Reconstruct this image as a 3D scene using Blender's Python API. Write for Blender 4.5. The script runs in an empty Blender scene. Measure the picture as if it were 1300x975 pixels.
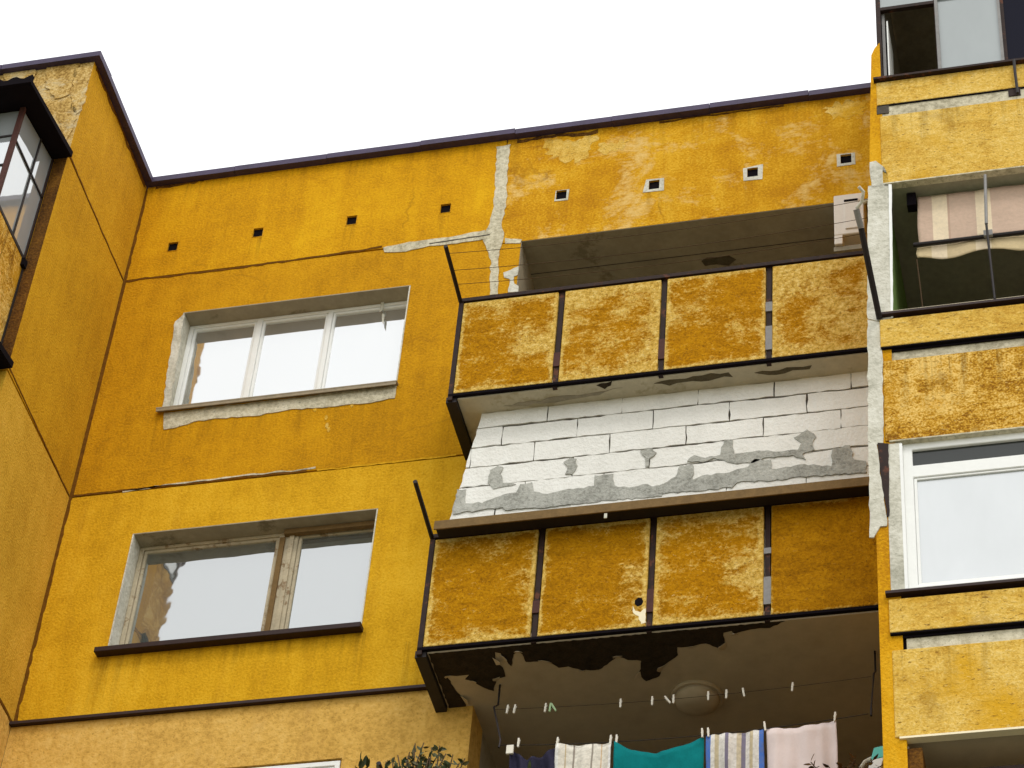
import bpy, bmesh, math, random
from mathutils import Vector, Matrix, Quaternion
from mathutils import noise as mnoise
random.seed(7)
S = bpy.context.scene
COL = S.collection
R = math.radians

# ------------------------------------------------------------------ camera
CAM = Vector((8.99326474, -16.52871097, -19.30086626))
RIGHT = Vector((0.9726457917, 0.2215877202, 0.0697068588))
UP = Vector((0.1095341556, -0.7021246804, 0.7035788527))
FWD = Vector((-0.2048473399, 0.6766977283, 0.7071900395))
# rows above are (x, y, z) of each camera axis in the world
RIGHT, UP, FWD = RIGHT.normalized(), UP.normalized(), FWD.normalized()
FPX = 3518.05
GROUND = -21.0


def at(px, py, **k):
    """world point where the sight line of a photo pixel meets a real plane (x=, y= or z=)"""
    r = RIGHT * ((px - 650) / FPX) + UP * ((487.5 - py) / FPX) + FWD
    (a, v), = k.items()
    i = 'xyz'.index(a)
    return CAM + r * ((v - CAM[i]) / r[i])


cd = bpy.data.cameras.new('camera')
cam = bpy.data.objects.new('camera', cd)
COL.objects.link(cam)
cam.matrix_world = Matrix(((RIGHT.x, UP.x, -FWD.x, CAM.x), (RIGHT.y, UP.y, -FWD.y, CAM.y),
                           (RIGHT.z, UP.z, -FWD.z, CAM.z), (0, 0, 0, 1)))
cd.sensor_width = 36
cd.lens = FPX / 1300 * 36
cd.clip_start = 0.1
cd.clip_end = 3000
S.camera = cam


# ------------------------------------------------------------------ materials
class NT:
    def __init__(self, name):
        self.m = bpy.data.materials.new(name)
        self.m.use_nodes = True
        self.t = self.m.node_tree
        self.t.nodes.clear()
        self.out = self.n('OutputMaterial')
        self.bsdf = self.n('BsdfPrincipled')
        self.l(self.bsdf.outputs[0], self.out.inputs['Surface'])

    def n(self, typ, **k):
        nd = self.t.nodes.new('ShaderNode' + typ)
        for a, v in k.items():
            setattr(nd, a, v)
        return nd

    def l(self, a, b):
        self.t.links.new(a, b)

    def val(self, sock, v):
        if hasattr(v, 'is_linked'):
            self.l(v, sock)
        else:
            sock.default_value = v

    def math(self, op, a, b=0.0, c=None, clamp=False):
        nd = self.n('Math', operation=op, use_clamp=clamp)
        self.val(nd.inputs[0], a)
        self.val(nd.inputs[1], b)
        if c is not None:
            self.val(nd.inputs[2], c)
        return nd.outputs[0]

    def pos(self, scale=(1, 1, 1), offset=None):
        g = self.n('NewGeometry')
        mp = self.n('Mapping')
        mp.inputs['Scale'].default_value = scale
        self.l(g.outputs['Position'], mp.inputs['Vector'])
        if offset is not None:
            mp.inputs['Location'].default_value = offset
        return mp.outputs[0]

    def noise(self, vec, scale, detail=4, rough=0.55, dist=0.0):
        nd = self.n('TexNoise')
        nd.inputs['Scale'].default_value = scale
        nd.inputs['Detail'].default_value = detail
        nd.inputs['Roughness'].default_value = rough
        nd.inputs['Distortion'].default_value = dist
        self.l(vec, nd.inputs['Vector'])
        return nd.outputs[0]

    def ramp(self, fac, stops, interp='LINEAR'):
        nd = self.n('ValToRGB')
        e = nd.color_ramp.elements
        nd.color_ramp.interpolation = interp
        while len(e) < len(stops):
            e.new(0.5)
        for el, (p, c) in zip(e, stops):
            el.position = p
            el.color = (c[0], c[1], c[2], 1) if not isinstance(c, (int, float)) else (c, c, c, 1)
        self.val(nd.inputs[0], fac)
        return nd.outputs[0]

    def mix(self, fac, a, b, typ='MIX'):
        nd = self.n('Mix', data_type='RGBA', blend_type=typ)
        self.val(nd.inputs[0], fac)
        for s, v in ((nd.inputs[6], a), (nd.inputs[7], b)):
            if hasattr(v, 'is_linked'):
                self.l(v, s)
            else:
                s.default_value = (v[0], v[1], v[2], 1)
        return nd.outputs[2]

    def bump(self, h, strength, dist=0.01):
        nd = self.n('Bump')
        nd.inputs['Strength'].default_value = strength
        nd.inputs['Distance'].default_value = dist
        self.l(h, nd.inputs['Height'])
        self.l(nd.outputs[0], self.bsdf.inputs['Normal'])

    def base(self, c, rough=0.9, spec=0.2, metal=0.0):
        i = self.bsdf.inputs
        self.val(i['Base Color'], c if hasattr(c, 'is_linked') else (c[0], c[1], c[2], 1))
        self.val(i['Roughness'], rough)
        i['Specular IOR Level'].default_value = spec
        i['Metallic'].default_value = metal
        return self.m


def lin(r, g, b):
    f = lambda v: v / 12.92 if v <= 0.04045 else ((v + 0.055) / 1.055) ** 2.4
    return (f(r / 255), f(g / 255), f(b / 255))


def stucco(name, dark, mid, light, blotch=0.9, grain=44, streak=0.5, gw=0.95, pit=0.4, peel=None, peel_at=0.66,
           dirt=None, dirt_w=0.5, crack=0.0, drips=(), drip_w=0.4):
    t = NT(name)
    p = t.pos()
    n1 = t.noise(p, blotch, 6, 0.62)
    n2 = t.noise(t.pos((5, 5, 0.45)), 1.3, 4, 0.6)
    n3 = t.noise(p, grain, 3, 0.6)
    n4 = t.noise(p, 6.5, 5, 0.65, 0.4)
    v = t.math('MULTIPLY', t.math('SUBTRACT', n1, 0.5), 1.0)
    v = t.math('ADD', v, t.math('MULTIPLY', t.math('SUBTRACT', n2, 0.5), streak))
    v = t.math('ADD', v, t.math('MULTIPLY', t.math('SUBTRACT', n3, 0.5), gw))
    v = t.math('ADD', v, t.math('MULTIPLY', t.math('SUBTRACT', n4, 0.5), 0.5))
    v = t.math('ADD', v, 0.5, clamp=True)
    c = t.ramp(v, [(0.22, dark), (0.5, mid), (0.8, light)])
    pits = t.ramp(t.noise(p, 52, 3, 0.7), [(0.30, 1.0), (0.40, 0.0)])
    c = t.mix(t.math('MULTIPLY', pits, pit), c, tuple(x * 0.35 for x in dark))
    if dirt:
        dm = t.ramp(t.math('ADD', t.math('MULTIPLY', t.noise(t.pos((7, 7, 0.6), (3, 1, 4)), 1.0, 6, 0.7), 0.6),
                           t.math('MULTIPLY', t.noise(p, 2.2, 6, 0.7), 0.4)), [(0.52, 0.0), (0.68, 1.0)])
        c = t.mix(t.math('MULTIPLY', dm, dirt_w), c, dirt)
    if peel:
        pm = t.math('ADD', t.math('MULTIPLY', t.noise(p, 1.7, 8, 0.72, 0.3), 0.75), t.math('MULTIPLY', t.noise(t.pos((1, 1, 2.2)), 9, 5, 0.7), 0.25))
        c = t.mix(t.ramp(pm, [(peel_at - 0.05, 0.0), (peel_at + 0.04, 1.0)]), c, peel)
    if drips:
        # rain streaks running down the wall below sills, vents and the roof edge
        sx = t.n('SeparateXYZ')
        t.l(p, sx.inputs[0])
        stn = t.ramp(t.noise(t.pos((11, 11, .35), (2, 0, 7)), 1.0, 5, 0.7), [(0.47, 0.0), (0.64, 1.0)])
        wob = t.math('MULTIPLY', t.math('SUBTRACT', n1, .5), .5)
        tot = None
        for x0, x1, zt, ln in drips:
            mr = t.n('MapRange')
            t.l(t.math('ADD', sx.outputs[2], wob), mr.inputs[0])
            for q, vv in ((1, zt - ln), (2, zt), (3, 0.0), (4, 1.0)):
                mr.inputs[q].default_value = vv
            f = t.math('MULTIPLY', mr.outputs[0], t.math('LESS_THAN', sx.outputs[2], zt))
            f = t.math('MULTIPLY', f, t.math('MULTIPLY', t.math('GREATER_THAN', sx.outputs[0], x0), t.math('LESS_THAN', sx.outputs[0], x1)))
            tot = f if tot is None else t.math('MAXIMUM', tot, f)
        c = t.mix(t.math('MULTIPLY', t.math('MULTIPLY', tot, stn), drip_w), c, lin(92, 60, 10))
    if crack:
        vo = t.n('TexVoronoi', feature='DISTANCE_TO_EDGE')
        vo.inputs['Scale'].default_value = 0.75
        wv = t.n('TexNoise')
        wv.inputs['Scale'].default_value = 3.5
        wv.inputs['Detail'].default_value = 6
        t.l(p, wv.inputs['Vector'])
        mv = t.n('Mix', data_type='VECTOR')
        mv.inputs[0].default_value = 0.22
        t.l(p, mv.inputs[4]); t.l(wv.outputs['Color'], mv.inputs[5])
        t.l(mv.outputs[1], vo.inputs['Vector'])
        cm = t.ramp(vo.outputs[0], [(0.0, 1.0), (0.010, 0.0)])
        cm = t.math('MULTIPLY', cm, t.ramp(t.noise(p, 1.1, 3), [(0.50, 0.0), (0.58, 1.0)]))
        c = t.mix(t.math('MULTIPLY', cm, crack), c, lin(120, 72, 10))
    t.bump(t.math('ADD', n3, t.math('MULTIPLY', n4, 0.6)), 0.55, 0.02)
    return t.base(c, 0.92, 0.15)


def worn_panel(name='panel_roughcast'):
    """parapet panels: ochre roughcast worn through to pale cream, most along the panel's edges.
    object colour: r = how far the paint is gone, g = shade of the ochre"""
    t = NT(name)
    oi = t.n('ObjectInfo')
    sep = t.n('SeparateColor')
    t.l(oi.outputs['Color'], sep.inputs[0])
    wear, tone = sep.outputs[0], sep.outputs[1]
    tc = t.n('TexCoord')
    sx = t.n('SeparateXYZ')
    t.l(tc.outputs['Generated'], sx.inputs[0])
    gx, gz = sx.outputs[0], sx.outputs[2]
    dx = t.math('MINIMUM', gx, t.math('SUBTRACT', 1.0, gx))
    dz = t.math('MINIMUM', gz, t.math('SUBTRACT', 1.0, gz))
    d = t.math('MINIMUM', dx, dz)
    p = t.pos()
    off = t.math('MULTIPLY', oi.outputs['Random'], 40.0)
    cmb = t.n('CombineXYZ')
    t.l(off, cmb.inputs[0]); t.l(off, cmb.inputs[2])
    va = t.n('VectorMath', operation='ADD')
    t.l(p, va.inputs[0]); t.l(cmb.outputs[0], va.inputs[1])
    vs = t.n('VectorMath', operation='MULTIPLY')
    t.l(va.outputs[0], vs.inputs[0]); vs.inputs[1].default_value = (1, 1, 1.7)
    v = va.outputs[0]
    big = t.noise(v, 2.2, 4, 0.55)
    med = t.noise(vs.outputs[0], 7.5, 6, 0.68, 0.5)
    fin = t.noise(v, 40, 5, 0.72)
    m = t.math('ADD', t.math('MULTIPLY', big, 0.5), t.math('ADD', t.math('MULTIPLY', med, 0.42), t.math('MULTIPLY', fin, 0.34)))
    edge = t.ramp(d, [(0.0, 0.26), (0.022, 0.16), (0.05, 0.05), (0.14, 0.0)])
    m = t.math('ADD', m, edge)
    m = t.math('ADD', m, t.math('MULTIPLY', t.math('SUBTRACT', wear, 0.5), 0.36))
    mask = t.ramp(m, [(0.645, 0.0), (0.745, 1.0)])
    och = t.ramp(t.math('ADD', t.math('MULTIPLY', fin, 0.55), t.math('MULTIPLY', med, 0.45)),
                 [(0.3, lin(122, 78, 4)), (0.5, lin(186, 128, 6)), (0.68, lin(216, 158, 18))])
    och = t.mix(tone, och, (0.0, 0.0, 0.0), 'MIX')
    pale = t.ramp(t.noise(v, 22, 4, 0.7), [(0.34, lin(176, 134, 44)), (0.5, lin(218, 178, 84)), (0.66, lin(240, 212, 132))])
    c = t.mix(mask, och, pale)
    pits = t.ramp(t.noise(v, 60, 3, 0.7), [(0.34, 1.0), (0.42, 0.0)])
    c = t.mix(t.math('MULTIPLY', pits, 0.55), c, lin(70, 40, 8))
    scuff = t.ramp(t.math('ADD', t.noise(vs.outputs[0], 19, 5, 0.8, 0.6), t.math('MULTIPLY', t.math('SUBTRACT', med, .5), .25)), [(0.62, 0.0), (0.68, 1.0)])
    scuff = t.math('MULTIPLY', scuff, t.math('ADD', t.math('MULTIPLY', wear, 1.4), 0.05), clamp=True)
    c = t.mix(t.math('MULTIPLY', scuff, 0.85), c, lin(240, 214, 140))
    t.bump(t.math('ADD', fin, t.math('MULTIPLY', med, 0.8)), 0.8, 0.02)
    return t.base(c, 0.95, 0.1)


def plain(name, c, rough=0.7, spec=0.3, var=0.25, scale=14, metal=0.0, bump=0.15, c2=None, at2=0.6):
    t = NT(name)
    p = t.pos()
    n = t.math('ADD', t.math('MULTIPLY', t.noise(p, scale, 5, 0.65), 0.6), t.math('MULTIPLY', t.noise(p, scale * 5, 3, 0.6), 0.4))
    col = t.ramp(n, [(0.3, tuple(x * (1 - var) for x in c)), (0.7, tuple(min(1, x * (1 + var)) for x in c))])
    if c2:
        col = t.mix(t.ramp(t.noise(p, scale * 0.6, 7, 0.72), [(at2 - 0.03, 0.0), (at2 + 0.03, 1.0)]), col, c2)
    t.bump(n, bump, 0.01)
    return t.base(col, rough, spec, metal)


def glass(name, tint, refl, wav=0.02):
    t = NT(name)
    p = t.pos()
    gl = t.n('BsdfGlossy')
    gl.inputs['Roughness'].default_value = 0.03
    gl.inputs['Color'].default_value = (0.97, 0.985, 0.985, 1)
    df = t.bsdf
    t.base(t.ramp(t.noise(t.pos((1, 1, .4)), 3.0, 4), [(0.3, tuple(x * 0.9 for x in tint)), (0.7, tint)]), 0.9, 0.0)
    bp = t.n('Bump')
    bp.inputs['Strength'].default_value = wav
    bp.inputs['Distance'].default_value = 0.05
    t.l(t.noise(p, 3.2, 2, 0.4), bp.inputs['Height'])
    t.l(bp.outputs[0], gl.inputs['Normal'])
    mx = t.n('MixShader')
    mx.inputs[0].default_value = refl
    t.l(df.outputs[0], mx.inputs[1])
    t.l(gl.outputs[0], mx.inputs[2])
    t.l(mx.outputs[0], t.out.inputs['Surface'])
    return t.m


def striped(name, stops, axis_scale=1.0, weave=0.12, gen='Generated'):
    t = NT(name)
    tc = t.n('TexCoord')
    sx = t.n('SeparateXYZ')
    t.l(tc.outputs[gen], sx.inputs[0])
    c = t.ramp(sx.outputs[0], stops, 'CONSTANT')
    n = t.noise(t.pos(), 30, 4, 0.7)
    c = t.mix(t.ramp(n, [(0.35, weave * 3), (0.6, 0.0)]), c, (0.2, 0.18, 0.15))
    t.bump(t.noise(t.pos(), 18, 3), 0.25, 0.02)
    return t.base(c, 0.95, 0.1)


def weathered(name, dark, mid, light, fresh, fresh_at, grime):
    t = NT(name)
    p = t.pos()
    tc = t.n('TexCoord')
    sx = t.n('SeparateXYZ')
    t.l(tc.outputs['Generated'], sx.inputs[0])
    n1 = t.noise(p, 1.6, 5, 0.6)
    n3 = t.noise(p, 60, 3, 0.6)
    n4 = t.noise(t.pos((1, 1, 1.6)), 9, 6, 0.7, 0.6)
    v = t.math('ADD', t.math('MULTIPLY', n1, 0.40), t.math('ADD', t.math('MULTIPLY', n3, 0.38), t.math('MULTIPLY', n4, 0.32)))
    v = t.math('SUBTRACT', v, 0.05)
    c = t.ramp(v, [(0.5 - .07 - .05 * (1 - grime), dark), (0.5, mid), (0.5 + .08 + .05 * (1 - grime), light)])
    c = t.mix(t.math('MULTIPLY', t.ramp(t.noise(t.pos(offset=(3, 2, 9)), 1.3, 3, 0.5), [(fresh_at - .06, 0.0), (fresh_at + .05, 1.0)]), 0.8), c, fresh)
    pits = t.ramp(t.noise(t.pos((1, 1, 2.6)), 17, 4, 0.75, 0.4), [(0.345, 1.0), (0.41, 0.0)])
    c = t.mix(t.math('MULTIPLY', pits, 0.7 + .2 * grime), c, lin(120, 82, 28))
    lump = t.ramp(t.noise(t.pos((1, 1, 1.5), (5, 5, 1)), 24, 4, 0.75), [(0.60, 0.0), (0.68, 1.0)])
    c = t.mix(t.math('MULTIPLY', lump, 0.55), c, lin(240, 212, 136))
    # rain streaks that start at the top edge
    st = t.ramp(t.noise(t.pos((14, 14, .5)), 1.0, 5, 0.65), [(0.50, 0.0), (0.66, 1.0)])
    topw = t.ramp(t.math('ADD', sx.outputs[2], t.math('MULTIPLY', t.math('SUBTRACT', n1, .5), 1.2)), [(0.35, 0.0), (1.0, 1.0)])
    c = t.mix(t.math('MULTIPLY', t.math('MULTIPLY', st, topw), 0.12 + .5 * grime), c, lin(92, 64, 26))
    blot = t.ramp(t.noise(t.pos(offset=(8, 1, 3)), 2.4, 7, 0.72), [(0.56, 0.0), (0.66, 1.0)])
    c = t.mix(t.math('MULTIPLY', blot, 0.08 + .5 * grime), c, lin(120, 80, 26))
    t.bump(t.math('ADD', n4, t.math('MULTIPLY', n3, 0.4)), 0.7, 0.02)
    return t.base(c, 0.95, 0.1)


M = {}
peelc = lin(216, 196, 148)
M['wall_top_left'] = stucco('ochre_render', lin(182, 128, 4), lin(210, 152, 7), lin(226, 172, 16), peel=lin(228, 184, 64), peel_at=0.74, crack=.35, drips=[(0, 3.7, 1.4, .35)] + [(x - .06, x + .06, .40, .4) for x in (.43, 1.29, 2.23, 3.16)], dirt=lin(168, 116, 8), dirt_w=.35)
M['wall_top_right'] = stucco('weathered_ochre_render', lin(182, 124, 10), lin(207, 150, 16), lin(228, 178, 48), blotch=1.6, peel=lin(226, 188, 110), peel_at=0.575, gw=1.1, crack=.5, drips=[(3.7, 8, 1.4, .45)] + [(x - .07, x + .08, .38, .4) for x in (4.29, 5.18, 6.11, 6.98)], dirt=lin(160, 104, 10), dirt_w=.4)
M['wall_mid'] = stucco('deep_ochre_render', lin(172, 120, 5), lin(200, 143, 8), lin(216, 160, 16), peel=lin(226, 180, 54), peel_at=0.76, crack=.25, drips=[(.62, .95, -1.95, .7), (.95, 2.7, -2.0, .4), (2.7, 2.98, -1.95, .7), (3.4, 3.95, -2.0, 1.2)], dirt=lin(160, 110, 8), dirt_w=.35)
M['wall_low'] = stucco('light_ochre_render', lin(194, 144, 16), lin(217, 165, 26), lin(230, 182, 46), dirt=lin(170, 120, 30), dirt_w=.35, drips=[(.60, .85, -4.75, .6), (.85, 2.75, -4.75, .3), (2.75, 2.96, -4.75, .6), (3.2, 3.95, -4.9, .9)], drip_w=.45)
M['wall_base'] = stucco('peach_render', lin(192, 150, 70), lin(216, 172, 86), lin(226, 186, 104), grain=26, dirt=lin(160, 116, 60), dirt_w=0.4)
M['return_top'] = stucco('return_ochre_render', lin(176, 128, 14), lin(200, 149, 20), lin(214, 164, 30))
M['return_low'] = stucco('return_light_ochre_render', lin(190, 144, 38), lin(210, 164, 50), lin(222, 176, 66))
M['front_worn'] = stucco('peeling_cream_render', lin(150, 116, 56), lin(200, 164, 94), lin(226, 198, 136), blotch=3.4, gw=1.3, pit=0.6, peel=lin(204, 188, 150), peel_at=0.54)
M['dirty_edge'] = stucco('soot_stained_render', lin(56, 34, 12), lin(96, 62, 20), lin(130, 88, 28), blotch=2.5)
M['pale_panel'] = weathered('pale_weathered_panel', lin(196, 150, 58), lin(220, 180, 82), lin(236, 204, 122), lin(212, 160, 26), .58, .45)
M['pale_panel_dark'] = weathered('stained_ochre_panel', lin(140, 92, 20), lin(198, 148, 44), lin(234, 196, 112), lin(200, 144, 22), .60, 1.0)
M['fin'] = stucco('bright_ochre_render', lin(184, 126, 8), lin(214, 156, 14), lin(226, 172, 36), gw=0.8)
M['panel'] = worn_panel()
M['concrete'] = plain('raw_concrete', lin(150, 142, 124), 0.95, 0.1, 0.3, 5, bump=0.4)
M['soffit'] = plain('grey_painted_concrete', lin(158, 148, 126), 0.95, 0.1, 0.2, 3, bump=0.3, c2=lin(128, 118, 96), at2=0.62)
M['soffit_brown'] = plain('brown_painted_concrete', lin(180, 167, 144), 0.9, 0.15, 0.14, 2, bump=0.2)
M['peeled'] = plain('black_damp_concrete', lin(52, 44, 34), 0.95, 0.1, 0.5, 14, bump=0.8)
M['stain'] = plain('grey_brown_stain', lin(92, 84, 66), 0.95, 0.1, 0.4, 14, bump=0.5)
M['soffit_light'] = plain('light_grey_concrete', lin(186, 178, 156), 0.95, 0.1, 0.16, 4, bump=0.3, c2=lin(168, 158, 132), at2=0.58)
M['plaster'] = stucco('white_plaster', lin(168, 166, 150), lin(206, 203, 188), lin(228, 226, 214), blotch=3, grain=30, gw=.6, pit=0.3, streak=.2, dirt=lin(184, 178, 158), dirt_w=.25)
M['plaster_grey'] = stucco('grey_plaster', lin(164, 156, 132), lin(200, 192, 166), lin(222, 214, 190), grain=24, gw=1.1, pit=0.7, dirt=lin(140, 126, 96))
M['block'] = stucco('aerated_block', lin(220, 219, 212), lin(233, 232, 226), lin(242, 242, 237), grain=30, gw=0.3, pit=0.05, streak=.2)
M['joint'] = plain('dark_block_joint', lin(84, 78, 70), 0.95, 0.1, 0.4, 20)
M['mortar'] = stucco('grey_mortar', lin(138, 138, 130), lin(170, 170, 162), lin(190, 190, 182), blotch=3, grain=40, gw=1.0, pit=0.5)
M['seal'] = plain('dark_joint_mastic', lin(104, 66, 12), 0.9, 0.1, 0.45, 16, bump=0.5)
M['flash'] = plain('purple_brown_flashing', lin(62, 50, 80), 0.55, 0.4, 0.35, 5, bump=0.2)
M['steel'] = plain('brown_painted_steel', lin(42, 26, 20), 0.7, 0.25, 0.5, 9, c2=lin(92, 52, 32), at2=0.60)
M['black'] = plain('black_metal', lin(34, 28, 28), 0.6, 0.3, 0.3, 12)
M['greysteel'] = plain('grey_steel', lin(128, 126, 124), 0.5, 0.4, 0.2, 12)
M['red_oxide'] = plain('red_oxide_steel', lin(76, 46, 40), 0.7, 0.2, 0.3, 20)
M['pvc'] = plain('white_plastic', lin(238, 239, 236), 0.4, 0.4, 0.04, 6, bump=0.02)
M['oldwood'] = plain('peeling_white_wood', lin(184, 172, 146), 0.8, 0.2, 0.2, 9, c2=lin(136, 114, 86), at2=0.58, bump=0.5)
M['brownwood'] = plain('brown_wood', lin(116, 92, 56), 0.8, 0.2, 0.3, 12)
M['sill_grey'] = plain('grey_brown_sill', lin(150, 136, 112), 0.7, 0.3, 0.25, 14)
M['sill_dark'] = plain('dark_brown_sill', lin(46, 28, 26), 0.6, 0.3, 0.35, 14)
M['glass_white'] = glass('curtained_glass', (0.34, 0.34, 0.33), 0.60, 0.02)
M['glass_blue'] = glass('old_glass', (0.12, 0.14, 0.135), 0.44, 0.06)
M['glass_bay'] = glass('sky_tint_bay_glass', (0.44, 0.47, 0.48), 0.46, 0.02)  # base tint lightened to imitate bright sky reflected in the panes
M['glass_net'] = glass('net_curtained_glass', (0.56, 0.59, 0.61), 0.28, 0.01)
M['glass_dark'] = glass('dark_glass', (0.03, 0.033, 0.03), 0.045, 0.02)
M['glass_navy'] = glass('dark_navy_glass', (0.008, 0.008, 0.018), 0.010, 0.02)
M['glass_sky'] = glass('sky_tint_glass', (0.30, 0.335, 0.34), 0.13, 0.01)  # pale base colour stands in for reflected sky
M['room'] = plain('dim_room_wall', lin(84, 78, 66), 0.9, 0.1, 0.2, 3)
M['green'] = plain('dark_green_paint', lin(128, 158, 88), 0.8, 0.2, 0.35, 4)
M['darkroom'] = plain('dark_loggia_paint', lin(120, 112, 96), 0.9, 0.1, 0.3, 3)
M['void'] = plain('shade_and_part_black', lin(22, 18, 22), 0.95, 0.05, 0.2, 10)  # black for dark parts, and for shade painted in openings and under overhangs
M['ceil'] = plain('dark_loggia_ceiling', lin(168, 164, 146), 0.9, 0.1, 0.2, 4)
M['lamp'] = plain('dim_white_dome', lin(190, 182, 160), 0.5, 0.3, 0.06, 8)
M['utility'] = plain('white_enamel', lin(226, 216, 204), 0.5, 0.4, 0.06, 10)
M['wire'] = plain('brown_cord', lin(74, 56, 34), 0.8, 0.2, 0.2, 30)
M['navy'] = plain('navy_cloth', lin(46, 44, 62), 0.95, 0.1, 0.3, 16, bump=0.4)
M['teal'] = plain('teal_cloth', lin(10, 116, 118), 0.95, 0.1, 0.15, 12, bump=0.3)
M['pink'] = plain('pale_pink_cloth', lin(224, 208, 204), 0.95, 0.1, 0.05, 12, bump=0.3)
w1 = lin(226, 220, 206)
M['white_stripe'] = striped('white_towel_stripes', [(0.0, lin(232, 230, 224)), (0.06, w1), (0.17, lin(196, 176, 140)), (0.19, w1), (0.31, lin(150, 140, 128)), (0.34, w1), (0.64, lin(150, 142, 130)), (0.67, w1), (0.80, lin(206, 176, 140)), (0.82, w1), (0.94, lin(236, 234, 230))])
M['blue_stripe'] = striped('blue_towel_stripes', [(0.0, lin(70, 112, 190)), (0.08, lin(226, 222, 214)), (0.15, lin(196, 182, 150)), (0.22, lin(222, 218, 210)), (0.33, lin(122, 116, 136)), (0.39, lin(222, 216, 208)), (0.52, lin(206, 192, 164)), (0.60, lin(124, 118, 138)), (0.67, lin(222, 216, 208)), (0.74, lin(196, 180, 146)), (0.80, lin(226, 222, 214)), (0.90, lin(70, 112, 190))])
wa, wb, wc = lin(198, 172, 152), lin(226, 208, 178), lin(186, 158, 138)
M['awning'] = striped('beige_awning_stripes', [(0, wa), (.027, wb), (.052, wc), (.055, wa), (.105, wb), (.130, wa), (.180, wc), (.183, wa), (.193, wb), (.218, wc), (.221, wa), (.285, wb), (.310, wa), (.39, wb), (.42, wa), (.55, wb), (.58, wa), (.7, wb), (.73, wa)], weave=0.05)
M['skirt'] = striped('beige_valance_stripes', [(0, lin(206, 186, 146)), (.027, wb), (.052, lin(200, 180, 142)), (.105, wb), (.130, lin(204, 184, 144)), (.193, wb), (.218, lin(206, 186, 146)), (.285, wb), (.31, lin(204, 184, 144))], weave=0.05)
M['cream'] = plain('cream_paint', lin(242, 230, 196), 0.6, 0.3, 0.06, 12)
M['peg'] = plain('pale_plastic', lin(226, 220, 206), 0.5, 0.3, 0.05, 40)
M['peg_green'] = plain('pale_green_plastic', lin(168, 196, 150), 0.5, 0.3, 0.05, 40)
M['bark'] = plain('grey_brown_bark', lin(92, 76, 58), 0.95, 0.1, 0.4, 9, bump=0.8)
M['leaf'] = plain('dark_green_leaf', (0.040, 0.055, 0.016), 0.6, 0.3, 0.6, 6.0, c2=(0.085, 0.075, 0.025), at2=0.55)
M['dryleaf'] = plain('brown_leaf', lin(84, 58, 24), 0.8, 0.2, 0.4, 20, c2=lin(150, 140, 40), at2=0.62)
M['turquoise'] = plain('turquoise_plastic', lin(98, 200, 190), 0.5, 0.3, 0.04, 10)
M['terracotta'] = plain('terracotta', lin(150, 84, 56), 0.85, 0.2, 0.15, 12)
M['soil'] = plain('potting_soil', lin(52, 40, 30), 0.95, 0.1, 0.3, 30)


def ground_mat():
    t = NT('dry_grass_and_paving')
    p = t.pos()
    n = t.noise(p, 0.12, 8, 0.7)
    c = t.ramp(n, [(0.42, lin(150, 146, 136)), (0.5, lin(134, 128, 108)), (0.55, lin(92, 100, 54)), (0.7, lin(74, 86, 40))])
    t.bump(t.noise(p, 12, 6, 0.7), 0.5, 0.03)
    return t.base(c, 0.95, 0.1)


M['ground'] = ground_mat()

# ------------------------------------------------------------------ mesh helpers
W = {}   # world location of every object made so far


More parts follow.
